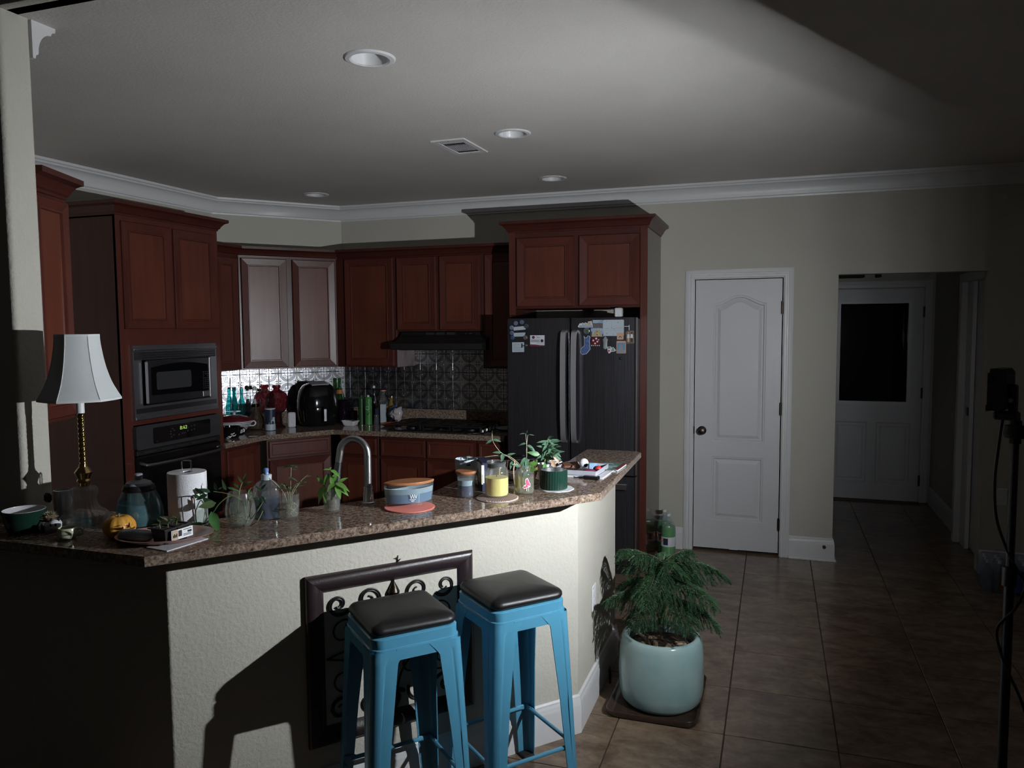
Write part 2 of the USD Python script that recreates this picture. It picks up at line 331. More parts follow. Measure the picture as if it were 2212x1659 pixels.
def leaf(L, W, fold=.25, curl=.25, heart=0.0, seg=5):
    """a leaf with its base at the origin, along +x, face up +z"""
    t = np.linspace(0, 1, seg+1); w = W*np.sin(PI*np.clip(t*.94+.03, 0, 1)**(.75))*(1-.15*t); V, F = [], []
    for k in range(seg+1):
        x = L*t[k]; z = -curl*L*t[k]**2; hx = -heart*W*(1 if k == 0 else 0)
        ww = w[k]*(.5) if k not in (0, seg) else (heart*W*.5 if k == 0 else 0)
        V += [(x, 0, z), (x+hx, ww, z+fold*ww), (x+hx, -ww, z+fold*ww)]
    for k in range(seg):
        a, b = 3*k, 3*k+3
        F += [(a, b, b+1), (a, b+1, a+1), (a, a+2, b+2), (a, b+2, b)]
    return trimesh.Trimesh(np.array(V), np.array(F), process=False)
def aim(m, pos, d, up=(0, 0, 1)):
    """turns +x to d, +z as near to up as it can"""
    d = np.array(d, float); d /= np.linalg.norm(d); u = np.array(up, float); u = u-d*(u@d)
    if np.linalg.norm(u) < 1e-3: u = np.array([1.0, 0, 0])-d*d[0]
    u /= np.linalg.norm(u); w = np.cross(u, d); M = np.eye(4); M[:3, 0], M[:3, 1], M[:3, 2], M[:3, 3] = d, w, u, pos
    m = m.copy(); m.apply_transform(M); return m
def text(t, h, d=.0006): return meshkit.text_mesh(t, h, d)
def text_front(t, h, x, y, z, d=.0006):
    """lettering that stands in the xz plane and faces -y"""
    return xf(text(t, h, d), (x, y, z), rx=90)

# ------------------------------------------------------------------ plan of the place (metres; back wall is y = 0)
CEIL = 2.755
DG = math.radians(49.0); DT = np.array([math.cos(DG), math.sin(DG)]); DN = np.array([math.sin(DG), -math.cos(DG)])   # the bar's slanted run and its outward normal
BAR0, BAR1, BARE = (-1.805, -4.056), (-.762, -2.885), (-.762, -2.075)      # corners of the half wall
DL, DR = (-4.28, -.81), (-3.585, 0.0)                                       # the slanted kitchen corner wall

# floor: grout bed and single tiles
fl = T('floor', kind='structure')
part(fl, 'grout', bx(-4.5, 3.6, -6.4, 2.5, -.05, -.0035), 'grout', smooth=False)
S, TX, TY = .4454, -.619, -.4925
for i in range(-4, 9):
    for j in range(-6, 9):
        x0, y0 = TX+i*S, TY-j*S
        if x0+S < -1.3 and y0 < -1.9 and y0+S > -3.9 and x0 < -2.2: continue
        part(fl, 'tile', bx(x0+.0025, x0+S-.0025, y0-S+.0025, y0-.0025, -.012, 0, .0012), 'floor_tile', smooth=False)

# walls
wb = sbox(-3.6, 0, 3.4, CEIL).difference(sbox(-.592, -1, .072, 2.075)).difference(sbox(.42, -1, 1.352, 2.068))
struct('wall_back', exty(wb, 0, .115), 'wall_paint_fine', smooth=False)
struct('wall_left', bx(-4.40, -4.28, -3.99, -.78, 0, CEIL), 'wall_paint_fine', smooth=False)
dd = np.array(DR)-np.array(DL); dd /= np.linalg.norm(dd); dn = np.array([-dd[1], dd[0]])
struct('wall_corner', ext(Polygon([DL, DR, tuple(np.array(DR)+dn*.115), tuple(np.array(DL)+dn*.115)]), CEIL), 'wall_paint_fine', smooth=False)
struct('wall_stub', ext(sbox(-4.6, -4.06, -2.39, -3.945).buffer(-.016).buffer(.016, quad_segs=5), CEIL), 'wall_paint')
struct('wall_header', extx(Polygon([(-4.06, CEIL+.016), (-4.055, CEIL+.005), (-4.044, CEIL), (-3.99, CEIL), (-3.99, 3.5), (-4.06, 3.5)]), -4.6, 3.4), 'wall_paint')
o = [(-2.41, -4.056), BAR0, BAR1, BARE]
inner = [(-.877, -2.075), (-.877, -2.93), (-1.857, -3.941), (-2.41, -3.941)]
struct('wall_bar', ext(Polygon(o+inner).buffer(-.014).buffer(.014, quad_segs=5), 1.0365), 'wall_paint')
struct('wall_hall_end', bx(.2, 1.6, 2.24, 2.34, 0, 2.6), 'wall_paint_fine', smooth=False)
struct('wall_hall_right', bx(1.425, 1.54, .9, 2.24, 0, 2.6), 'wall_paint_fine', smooth=False)
struct('wall_hall_left', bx(.20, .30, .115, 2.24, 0, 2.6), 'wall_paint_fine', smooth=False)
# ceiling with four holes for the recessed lamps
CANS = [(-1.505, -3.225), (-1.359, -1.930), (-1.501, -.634), (-3.410, -.656)]
cp = sbox(-4.4, -4.03, 3.4, .06)
for c in CANS: cp = cp.difference(Point(c).buffer(.074, quad_segs=10))
struct('ceiling', ext(cp, .02, CEIL), 'ceiling_paint', smooth=False)
struct('ceiling_hall', bx(.2, 1.54, .115, 2.34, 2.6, 2.64), 'ceiling_paint', smooth=False)
# crown moldings
def crown_prof(h=.125, w=.092):
    p = [(0, -h), (.010, -h), (.013, -h+.012), (.020, -h+.016)]
    for a in np.linspace(0, PI/2, 7): p.append((.022+(w-.040)*(1-math.cos(a)), -h+.020+(h-.050)*math.sin(a)))
    p += [(w-.016, -.024), (w-.012, -.018), (w-.003, -.016), (w, -.010), (w, 0), (0, 0)]
    return [(a, CEIL+b) for a, b in p]
struct('trim_1', molding([(-4.28, -3.945), DL, DR, (3.4, 0)], crown_prof(), 1), 'trim_white')
struct('trim_2', molding([(-2.385, -3.945), (-4.2, -3.945)], crown_prof(), 1), 'trim_white')
BASE = [(0, 0), (.016, 0), (.016, .118), (.013, .126), (.013, .138), (.009, .146), (.009, .158), (.004, .165), (0, .165)]
SHOE = [(.016, 0), (.028, 0), (.028, .008), (.022, .016), (.016, .018)]
struct('baseboard_bar', molding([(-2.39, -4.056), BAR0, BAR1, BARE], BASE, 1), 'trim_white')
struct('baseboard_back', [molding([(.122, 0), (.42, 0), (.42, .11)], BASE, 1), molding([(.122, 0), (.42, 0), (.42, .11)], SHOE, 1), molding([(-.828, 0), (-.645, 0)], BASE, 1), molding([(-.828, 0), (-.645, 0)], SHOE, 1)], 'trim_white')
struct('baseboard_right', molding([(1.352, 0), (3.3, 0)], BASE, 1), 'trim_white')
struct('baseboard_hall', molding([(1.425, .93), (1.425, 2.2)], BASE, -1), 'trim_white')

# ------------------------------------------------------------------ pantry door
def arch_loop(x0, x1, z0, z1, rise, ins, y, n=14):
    x0, x1, z0, z1 = x0+ins, x1-ins, z0+ins, z1-ins; pts = [(x0, y, z0), (x1, y, z0)]
    for t in np.linspace(1, 0, n):
        x = x0+(x1-x0)*t; u = abs(2*t-1); k = .5+.5*math.cos(PI*min(1, u*1.0)); pts.append((x, y, z1+rise*k**.9))
    return pts
d1 = T('door_1', 'white two panel pantry door with arched top panel and dark round knob', 'door', (0, 0, 0), kind='structure')
CAS = [(0, 0), (0, .012), (.008, .017), (.022, .017), (.026, .013), (.034, .013), (.040, .017), (.052, .015), (.066, .008), (.066, 0)]
def casing(x0, x1, ztop, y=0.0, flip=1):
    """door casing around an opening, in the plane y, as one mitred sweep in the xz plane"""
    path = [(x0, 0), (x0, ztop), (x1, ztop), (x1, 0)]
    m = molding(path, CAS, -1); v = m.vertices.copy(); m = trimesh.Trimesh(np.stack([v[:, 0], y-flip*v[:, 2], v[:, 1]], 1), m.faces, process=False); m.fix_normals(); return m
part(d1, 'casing', casing(-.578, .058, 2.062), 'trim_white')
part(d1, 'jamb', [bx(-.590, -.574, .0, .11, 0, 2.075), bx(.054, .070, .0, .11, 0, 2.075), bx(-.590, .070, 0, .11, 2.058, 2.074)], 'trim_white', smooth=False)
part(d1, 'dark_back', bx(-.574, .054, .085, .10, 0, 2.058), 'dark_gap', smooth=False)
DY = .012
PAN = [(-.436, -.060, .838, 1.876, .062), (-.440, -.066, .238, .728, 0.0)]
slab = sbox(-.568, .020, .047, 2.052)
for x0, x1, z0, z1, rise in PAN: slab = slab.difference(Polygon([(p[0], p[2]) for p in arch_loop(x0, x1, z0, z1, rise, 0, 0)]))
ms = [exty(slab, DY, DY+.035)]
for x0, x1, z0, z1, rise in PAN:
    A = lambda ins, y: arch_loop(x0, x1, z0, z1, rise, ins, y)
    ms.append(rings([A(0, DY), A(.006, DY+.003), A(.013, DY+.003), A(.022, DY+.012), A(.030, DY+.012), A(.052, DY+.003), A(.056, DY+.003)]))
part(d1, 'door_slab', ms, 'door_grain', smooth=20)
kb = part(d1, 'door_knob', xf(lathe([(0, 0), (.033, 0), (.033, .004), (.028, .008), (.013, .012), (.011, .028), (.020, .036), (.0275, .046), (.0285, .056), (.022, .066), (.008, .069), (0, .069)], 28), (-.512, DY, .921), rx=90), 'bronze_dark', label='dark bronze round knob')
part(d1, 'latch_plate', bx(-.5745, -.566, -.004, .02, .895, .95), 'bronze_dark', smooth=False)
for z in (1.84, 1.10, .24): part(d1, 'hinge', [bx(.040, .056, -.006, .012, z-.045, z+.045, .002), cyl(.006, z-.048, z+.048, 10, (.0485, -.006))], 'bronze_dark', label='dark bronze hinge')
part(d1, 'door_sweep', bx(-.30, -.24, DY-.004, DY+.02, .018, .024), 'white_plastic', smooth=False)
top('door_stop', 'small dark round stop set in white baseboard beside hall opening', 'door stop', xf(cyl(.012, 0, .02, 16), (.365, -.016, .105), rx=90), 'bronze_dark')
# ------------------------------------------------------------------ hall and its outside door
d2 = T('door_2', 'half glazed white back door at the end of the dark hall', 'door', kind='structure')
YH = 2.235
part(d2, 'casing', casing(.44, 1.335, 2.062, YH+.005), 'trim_white')
gl = sbox(.604, .974, 1.195, 1.912)
sl = sbox(.45, .012, 1.325, 2.052).difference(gl)
HP = [(.56, .86, .18, .77), (.94, 1.24, .18, .77)]
for p in HP: sl = sl.difference(sbox(p[0], p[2], p[1], p[3]))
ms = [exty(sl, YH-.035, YH)]
for p in HP: ms.append(rings([rect_loop(*p, i, YH-.035+y) for i, y in ((0, 0), (.012, .008), (.03, .008), (.045, .002))]))
part(d2, 'door_slab', ms, 'door_white', smooth=20)
fr = sbox(.575, .945, 1.224, 1.941).difference(gl)
part(d2, 'window_frame', exty(fr, YH-.05, YH-.03), 'trim_white', smooth=20)
part(d2, 'pane', bx(.604, 1.195, YH-.025, YH-.019, .974, 1.912), 'screen_glass', smooth=False, label='black night window pane')
for z in (1.018, .881): part(d2, 'knob', xf(lathe([(0, 0), (.03, 0), (.03, .005), (.012, .012), (.012, .03), (.027, .045), (.027, .055), (0, .064)], 20), (.545, YH-.035, z), rx=90), 'bronze_dark')
for z in (1.83, 1.06, .22): part(d2, 'hinge', bx(1.318, 1.334, YH-.05, YH-.03, z-.05, z+.05), 'bronze_dark', smooth=False)
part(d2, 'threshold', bx(.45, 1.33, YH-.09, YH, 0, .014), 'carton', smooth=False)
for x, w, h in ((.66, .22, .07), (1.02, .06, .06)):
    pass
# side door in the right hall wall: white casing beside the opening, its door standing dark
d3 = T('door_3', 'white door frame of the side door in the hall right wall', 'door', kind='structure')
part(d3, 'casing', [bx(1.352, 1.425, .80, .875, 0, 2.1, .006), bx(1.395, 1.425, .62, .80, 0, 2.1, .004), bx(1.352, 1.425, .115, .80, 2.03, 2.1, .006)], 'trim_white')
part(d3, 'door_slab', bx(1.43, 1.465, .12, .80, .01, 2.03), 'door_white', smooth=False)
part(d3, 'strike_plate', bx(1.388, 1.396, .64, .70, 1.02, 1.08), 'bronze_dark', smooth=False)
top('high_shelf', 'dark shelf box above the back door in the hall', 'shelf', [bx(.58, .80, 2.12, 2.24, 2.16, 2.27, .004)], 'black_matte')
top('high_shelf', 'small dark post above the back door in the hall, right of the shelf box', 'shelf', bx(.90, .945, 2.12, 2.24, 2.16, 2.27, .004), 'black_matte')

# ------------------------------------------------------------------ kitchen cabinets
CORN = [(0, 0), (.006, 0), (.008, .010), (.016, .016), (.022, .030), (.036, .048), (.046, .054), (.058, .058), (.058, .078), (0, .078)]
def ring_open(loops):
    m = rings(loops+[loops[-1]]); n = len(loops[0]); k = (len(loops)-1)*n*2; return trimesh.Trimesh(m.vertices[:len(loops)*n], m.faces[:k], process=False)
def cab_door(p, x0, x1, z0, z1, name='door', fw=.056):
    R = lambda i, y: rect_loop(x0, x1, z0, z1, i, y)
    d = part(p, name, ring_open([R(0, 0), R(0, -.016), R(.004, -.021), (R(fw-.006, -.013)), R(fw-.004, -.017), R(fw+.003, -.017), R(fw+.006, -.008)]), 'cherry', smooth=False)
    part(d, 'panel', rings([R(fw+.006, -.008), R(fw+.0062, -.008)]), 'cherry_panel', smooth=False); return d
def drawer_front(p, x0, x1, z0, z1):
    R = lambda i, y: rect_loop(x0, x1, z0, z1, i, y)
    return part(p, 'drawer', rings([R(0, 0), R(0, -.014), R(.004, -.019), R(.020, -.019), R(.026, -.016)]), 'cherry', smooth=False)
def cabinet(label, loc, rz, w, depth, z0, z1, doors=(), drawers=(), cornice=None, name='wall_cabinet', group=None, catg='cabinet'):
    c = T(name, label, catg, (loc[0], loc[1], 0), rz, group)
    part(c, 'body', bx(0, w, 0, depth, z0, z1, .002), 'cherry_flat', smooth=False)
    for d in doors: cab_door(c, *d)
    for d in drawers: drawer_front(c, *d)
    if cornice:
        path = cornice; part(c, 'cornice', molding(path, [(a, z1-.012+b) for a, b in CORN], 1), 'cherry_flat', smooth=20)
    return c
dg_deg = math.degrees(math.atan2(dd[1], dd[0]))
# oven tower on the left wall (local x runs along +y, front looks to +x)
TWX, TWY, TWW = -3.65, -2.395, .868
tw = T('oven_tower', 'tall dark cherry cabinet housing the microwave and wall oven', 'cabinet', (TWX, TWY, 0), 90)
part(tw, 'body', [bx(0, .022, 0, .62, 0, 2.395), bx(TWW-.022, TWW, 0, .62, 0, 2.395), bx(0, TWW, .60, .62, 0, 2.395), bx(0, TWW, 0, .62, 2.375, 2.395), bx(.022, TWW-.022, .01, .60, 1.66, 1.68), bx(.022, TWW-.022, .01, .60, .30, .32)], 'cherry_flat', smooth=False)
part(tw, 'face_frame', exty(sbox(0, .10, TWW, 2.395).difference(sbox(.075, 1.172, .797, 1.612)).difference(sbox(.07, .42, .80, 1.135)).difference(sbox(.05, 1.72, .82, 2.34)), -.004, .016), 'cherry', smooth=False)
part(tw, 'toe_kick', bx(0, TWW, .05, .07, 0, .10), 'dark_gap', smooth=False)
part(tw, 'center_stile', bx(.417, .452, -.003, .014, 1.72, 2.34), 'cherry', smooth=False)
cab_door(tw, .032, .424, 1.716, 2.352); cab_door(tw, .446, .836, 1.716, 2.352)
part(tw, 'cornice', molding([(0, .62), (0, -.004), (TWW, -.004), (TWW, .62)], [(a, 2.383+b) for a, b in CORN], 1), 'cherry_flat', smooth=20)
# microwave with its trim kit
mw = T('microwave', 'built-in stainless microwave in the tall cabinet above the oven', 'microwave', (TWX, TWY, 0), 90)
x0, x1, z0, z1 = .07, .80, 1.165, 1.618
part(mw, 'trim_frame', exty(sbox(x0, z0, x1, z1).difference(sbox(x0+.068, z0+.085, x1-.060, z1-.088)), -.022, -.004), 'steel_brushed', smooth=False)
for k in range(3): part(mw, 'vent_slat', bx(x0+.012, x1-.012, -.027, -.0215, z1-.052-k*.014, z1-.044-k*.014), 'steel_dark', smooth=False)
part(mw, 'vent_slot', bx(x0+.010, x1-.010, -.0225, -.0215, z1-.090, z1-.040), 'black_matte', smooth=False)
part(mw, 'top_ledge', bx(x0, x1, -.034, -.022, z1-.034, z1-.018, .004), 'steel', smooth=False)
part(mw, 'vent_slot', bx(x0+.010, x1-.010, -.0226, -.0215, z0+.040, z0+.070), 'steel_dark', smooth=False)
part(mw, 'bottom_ledge', bx(x0, x1, -.030, -.022, z0, z0+.024, .004), 'steel_brushed', smooth=False)
mx0, mx1, mz0, mz1 = x0+.072, x1-.064, z0+.09, z1-.093
part(mw, 'door', bx(mx0+.018, mx1-.026, -.036, -.006, mz0, mz1, .006), 'steel_dark', smooth=False)
n = 16; wx0, wx1 = mx0+.050, mx1-.044
win = Polygon([(wx0, mz0+.055), (wx1, mz0+.048)]+[(wx1-(wx1-wx0)*t, mz1-.045+.022*math.sin(PI*t)) for t in np.linspace(0, 1, n)])
part(mw, 'window', exty(win.buffer(-.01).buffer(.01), -.040, -.034), 'screen_glass', smooth=False)
part(mw, 'window_mesh', exty(sbox(wx0+.04, mz0+.085, wx1-.16, mz1-.075).buffer(-.015).buffer(.015), -.0412, -.0395), 'panel_grey', smooth=False)
part(mw, 'handle', bx(mx0, mx0+.012, -.058, -.036, mz0+.005, mz1-.005, .005), 'steel', smooth=False, label='thin vertical steel handle')
part(mw, 'side_strip', bx(mx1-.022, mx1, -.034, -.006, mz0, mz1, .003), 'steel', smooth=False)
part(mw, 'open_button', bx(mx1-.098, mx1-.036, -.042, -.036, mz0+.008, mz0+.046, .003), 'steel_brushed', smooth=False)
bt = [bx(mx1-.096+k*.019, mx1-.084+k*.019, -.0415, -.040, mz0+.062+j*.0135, mz0+.068+j*.0135) for k in range(3) for j in range(9) if not (j == 6 and k == 1)]
part(mw, 'button_pad', bt, 'panel_grey', smooth=False)
# wall oven
ov = T('wall_oven', 'black wall oven with lit clock and long bar handle', 'oven', (TWX, TWY, 0), 90)
part(ov, 'control_panel', exty(rrect(.062, .808, .985, 1.130, .016), -.032, -.004), 'panel_grey', smooth=False)
part(ov, 'display_panel', exty(rrect(.195, .700, 1.008, 1.108, .012), -.036, -.031), 'screen_glass', smooth=False)
part(ov, 'clock', text_front('8:42', .022, .415, -.037, 1.070), 'display_green', smooth=False, label='lit green clock digits')
pads = [bx(x, x+.014, -.0368, -.0358, z, z+.008) for x, z in [(.330, 1.065), (.345, 1.08), (.36, 1.068), (.33, 1.048), (.355, 1.04), (.335, 1.03), (.40, 1.035), (.43, 1.04), (.45, 1.04), (.48, 1.05), (.48, 1.07), (.515, 1.075), (.54, 1.078), (.515, 1.05), (.54, 1.053)]]
part(ov, 'touch_pad', pads, 'panel_grey', smooth=False)
part(ov, 'badge', xf(cyl(.008, 0, .0012, 16), (.222, -.036, 1.020), rx=90), 'steel_dark')
part(ov, 'door', bx(.066, .804, -.034, -.004, .45, .945, .008), 'black_gloss', smooth=False)
part(ov, 'vent_strip', bx(.066, .804, -.030, -.004, .950, .982, .003), 'black_plastic', smooth=False)
for k in range(5): part(ov, 'vent_slot', bx(.12+k*.135, .22+k*.135, -.0312, -.0296, .962, .970), 'black_matte', smooth=False)
part(ov, 'window', exty(rrect(.17, .70, .52, .82, .03), -.0355, -.033), 'screen_glass', smooth=False)
part(ov, 'handle', [tube([(.085, -.030, .905), (.088, -.060, .898), (.13, -.074, .892), (.435, -.080, .888), (.74, -.074, .892), (.782, -.060, .898), (.785, -.030, .905)], .011, 10)], 'steel_brushed', label='long bowed steel handle')

# angled end cabinet behind the stub wall
EF0, EF1 = np.array([-2.462, -3.932]), np.array([-2.565, -3.690])
ed = EF1-EF0; el = np.linalg.norm(ed); ea = math.degrees(math.atan2(ed[1], ed[0]))
ec = T('end_cabinet', 'angled cherry end cabinet behind the lit wall end and lamp shade', 'cabinet', (EF0[0], EF0[1], 0), ea)
R2 = np.array([[math.cos(math.radians(-ea)), -math.sin(math.radians(-ea))], [math.sin(math.radians(-ea)), math.cos(math.radians(-ea))]])
loc2 = lambda p: tuple(R2@(np.array(p)-EF0))
part(ec, 'body', ext(Polygon([loc2(p) for p in [(-2.465, -3.940), EF1, (-3.2, -3.66), (-3.2, -3.940)]]), .84, 1.375), 'cherry_flat', smooth=False)
cab_door(ec, .012, el-.012, 1.39, 2.19, fw=.040)
part(ec, 'cornice', molding([(-.004, 0), (el, 0), loc2((-3.2, -3.66))], [(a, 2.205+b) for a, b in CORN], 1), 'cherry_flat', smooth=20)

# corner run of wall cabinets
cabinet('narrow cherry wall cabinet between oven tower and pale corner cabinet', (-3.95, -1.50), 90, .572, .32, 1.392, 2.285, [(.30, .545, 1.405, 2.255)], cornice=[(0, 0), (.566, 0)])
CW = math.hypot(-3.444+3.95, -.33+.925)
cabinet('corner wall cabinet with two doors shining pale in the lamp light', (-3.95, -.925), math.degrees(math.atan2(-.33+.925, -3.444+3.95)), CW, .30, 1.392, 2.285,
        [(.018, .368, 1.405, 2.262), (.412, CW-.020, 1.405, 2.262)], cornice=[(0, 0), (CW, 0)])
cabinet('dark single door cherry wall cabinet left of the range hood', (-3.444, -.33), 0, .549, .32, 1.392, 2.285, [(.085, .525, 1.405, 2.275)], cornice=[(.02, 0), (.549, 0)])
cabinet('short two door cherry cabinet above the range hood', (-2.895, -.33), 0, .745, .32, 1.682, 2.285, [(.012, .352, 1.696, 2.272), (.386, .720, 1.696, 2.272)], cornice=[(0, 0), (.745, 0)])
cabinet('half shadowed cherry wall cabinet beside the refrigerator enclosure', (-2.150, -.33), 0, .332, .32, 1.392, 2.285, [(.022, .310, 1.405, 2.272)], cornice=[(0, 0), (.330, 0)])
# refrigerator enclosure
fc = T('refrigerator_cabinet', 'tall cherry enclosure with two doors above the black refrigerator', 'cabinet', (-1.812, -.64, 0))
part(fc, 'body', bx(0, .96, 0, .63, 1.842, 2.395, .002), 'cherry_flat', smooth=False)
cab_door(fc, .048, .470, 1.858, 2.345, fw=.062); cab_door(fc, .508, .930, 1.858, 2.345, fw=.062)
part(fc, 'side_panel', bx(.962, .984, -.004, .63, 0, 2.395, .001), 'cherry_gloss', smooth=False)
part(fc, 'side_panel', bx(-.012, -.001, -.004, .63, 0, 2.395, .001), 'cherry_flat', smooth=False)
part(fc, 'face_frame', [bx(.935, .984, -.010, -.003, 0, 2.395, .001), bx(-.012, .035, -.010, -.003, 1.80, 2.395, .001)], 'cherry', smooth=False)
part(fc, 'cornice', molding([(-.012, .63), (-.012, -.004), (.984, -.004), (.984, .63)], [(a, 2.385+b) for a, b in CORN], 1), 'cherry_flat', smooth=20)
part(fc, 'hinge_cover', [bx(.775, .825, -.10, -.04, 1.776, 1.838, .006)], 'white_plastic', smooth=False, label='white plastic bracket under the cabinet')
# base cabinets and back worktop
CA, CB = (-3.62, -1.12), (-3.29, -.68)
bl_ = math.hypot(CB[0]-CA[0], CB[1]-CA[1]); ba = math.degrees(math.atan2(CB[1]-CA[1], CB[0]-CA[0]))
bcab = T('base_cabinet', 'corner base cabinet with one drawer above one door', 'cabinet', (CA[0]-.012, CA[1]+.018, 0), ba)
part(bcab, 'body', bx(.02, bl_-.02, 0, .45, .10, .872, .002), 'cherry_flat', smooth=False)
part(bcab, 'toe_kick', bx(.03, bl_-.03, .05, .06, 0, .10), 'dark_gap', smooth=False)
drawer_front(bcab, .035, bl_-.035, .735, .862); cab_door(bcab, .035, bl_-.035, .13, .718)
cabinet('dark base cabinet between oven tower and corner worktop', (-3.655, -1.522), 90, .40, .60, .0, .872, [(.02, .38, .12, .852)], name='base_cabinet')
cabinet('dark base cabinet under the left half of the cooktop', (-3.26, -.635), 0, .345, .60, .0, .872, [(.02, .33, .12, .70)], [(.02, .33, .72, .852)], name='base_cabinet')
cabinet('dark two door base cabinet under the gas cooktop', (-2.91, -.635), 0, .81, .60, .0, .872, [(.02, .395, .12, .70), (.415, .79, .12, .70)], [(.02, .395, .72, .852), (.415, .79, .72, .852)], name='base_cabinet')
cabinet('narrow dark base cabinet beside the refrigerator', (-2.095, -.635), 0, .225, .60, .0, .872, [(.02, .20, .12, .70)], [(.02, .20, .72, .852)], name='base_cabinet')
ctop = Polygon([(-4.275, -1.522), (-3.635, -1.522), CA, CB, (-1.865, -.665), (-1.865, -.008), (-3.580, -.008), (-4.270, -.812)])
top('worktop', 'brown granite back worktop running round the corner to the cooktop', 'countertop', ext(ctop, .038, .876), 'granite', smooth=False)
bo = np.array(DL)-dn*.002; bp = np.array(DR)-dn*.002
top('worktop_upstand', 'low granite upstand along the back wall behind the cooktop', 'backsplash', [bx(-3.585, -1.865, -.026, -.006, .914, 1.020, .002)], 'granite', smooth=False)
top('worktop_upstand', 'low granite upstand along the corner wall behind the glass bottles', 'backsplash',
    ext(Polygon([tuple(bo-dn*.004), tuple(bp-dn*.004), tuple(bp-dn*.024), tuple(bo-dn*.024)]), .106, .914), 'granite', smooth=False)
# pressed tin backsplash, tile by tile
def tin_tile(w=.1503, h=.1545):
    plate, ms = bx(-w/2+.0004, w/2-.0004, -.0028, 0, -h/2+.0004, h/2-.0004, .0006), []
    Y = -.0026
    def rib(a, b, r=.0042):
        d = np.array(b, float)-np.array(a, float); L = np.linalg.norm(d); d /= L; q = np.array([-d[1], d[0]])
        a3 = lambda s, t, y: ((a[0]+d[0]*s+q[0]*t), y, (a[1]+d[1]*s+q[1]*t))
        V = []
        for s in (0, L):
            for ang in np.linspace(0, PI, 6): V.append(a3(s, r*math.cos(ang), Y-r*.8*math.sin(ang)))
        F = []
        for k in range(5): F += [(k, k+1, k+7), (k, k+7, k+6)]
        F += [(0, k+1, k) for k in range(1, 5)]+[(6, 6+k, 7+k) for k in range(1, 5)]
        m = trimesh.Trimesh(np.array(V), np.array(F), process=False); m.fix_normals(); return m
    for a, b in (((0, .019), (0, h/2-.001)), ((0, -h/2+.001), (0, -.019)), ((.019, 0), (w/2-.001, 0)), ((-w/2+.001, 0), (-.019, 0))): ms.append(rib(a, b))
    dome = lambda x, z, r, hh=.7: ball(r, (x, Y, z), (1, hh, 1), 1)
    ms += [dome(0, 0, .005)]+[dome(.011*math.cos(k*PI/2), .011*math.sin(k*PI/2), .0036) for k in range(4)]
    for R in (.0685, .0605, .0525):                                   # two raised circles
        a = np.linspace(0, 2*PI, 29); L0 = []
        for rr, yy in ((R-.0027, Y), (R-.0010, Y-.0026), (R+.0010, Y-.0026), (R+.0027, Y)): L0.append(np.stack([rr*np.cos(a[:-1]), np.full(28, yy), rr*np.sin(a[:-1])], 1))
        ms.append(ring_open([l for l in L0][::-1]))
    for k in range(4):                                         # a small bloom in each quarter, a lozenge in each corner
        a = PI/4+k*PI/2; c, s = math.cos(a), math.sin(a)
        for r, t, q in ((.030, 0, .0050), (.040, .009, .0040), (.040, -.009, .0040), (.024, .010, .0032), (.024, -.010, .0032), (.046, 0, .0034)): ms.append(dome(r*c-t*s, r*s+t*c, q))
        X, Zc = (w/2-.010)*np.sign(c), (h/2-.010)*np.sign(s)
        ms.append(dome(X, Zc, .006)); ms.append(dome(X-.013*np.sign(c), Zc, .0035)); ms.append(dome(X, Zc-.013*np.sign(s), .0035))
    return plate, cat(ms)
TIN = tin_tile()
def cut(m, zlo, zhi, xlo, xhi):
    for ax, sg, v_ in ((2, 1, zlo), (2, -1, zhi), (0, 1, xlo), (0, -1, xhi)):
        if len(m.faces) == 0: return None
        b_ = m.bounds
        if (sg > 0 and b_[1][ax] <= v_) or (sg < 0 and b_[0][ax] >= v_): return None
        if (sg > 0 and b_[0][ax] < v_) or (sg < 0 and b_[1][ax] > v_):
            n_ = [0, 0, 0]; n_[ax] = sg; o_ = [0, 0, 0]; o_[ax] = v_; m = trimesh.intersections.slice_mesh_plane(m, n_, o_)
    return m if len(m.faces) > 3 else None
def tin_row(parent, xs, zs, zlo, zhi, xlo, xhi, place):
    for z in zs:
        for x in xs:
            a_, b_ = (cut(xf(q, (x, 0, z)), zlo, zhi, xlo, xhi) for q in TIN)
            if a_ is None: continue
            tp_ = part(parent, 'tile', a_, 'tin', smooth=False)
            if b_ is not None: part(tp_, 'pressed_pattern', b_, 'tin_patina', smooth=35)
bs = T('tin_backsplash', 'pressed tin tile backsplash on the back wall behind the cooktop', 'backsplash', (0, -.004, 0))
tin_row(bs, [-3.451+k*.1503 for k in range(-1, 12)], [1.0275+k*.1545 for k in range(3)], 1.021, 1.390, -3.575, -1.83, None)
tin_row(bs, [-3.451+k*.1503 for k in range(3, 10)], [1.3365, 1.4910, 1.6455], 1.3905, 1.68, -2.893, -2.153, None)
bs2 = T('tin_backsplash', 'brightly lit pressed tin tile backsplash on the slanted corner wall', 'backsplash', (DL[0]-dn[0]*.004, DL[1]-dn[1]*.004, 0), dg_deg)
tin_row(bs2, [.099+k*.1561 for k in range(7)], [1.0275+k*.1545 for k in range(3)], 1.021, 1.390, .012, 1.060, None)
bs3 = T('tin_backsplash', 'narrow pressed tin tile strip beside the oven tower', 'backsplash', (-4.276, -1.50, 0), 90)
tin_row(bs3, [.08+k*.1503 for k in range(5)], [1.0275+k*.1545 for k in range(3)], 1.021, 1.390, .0, .685, None)
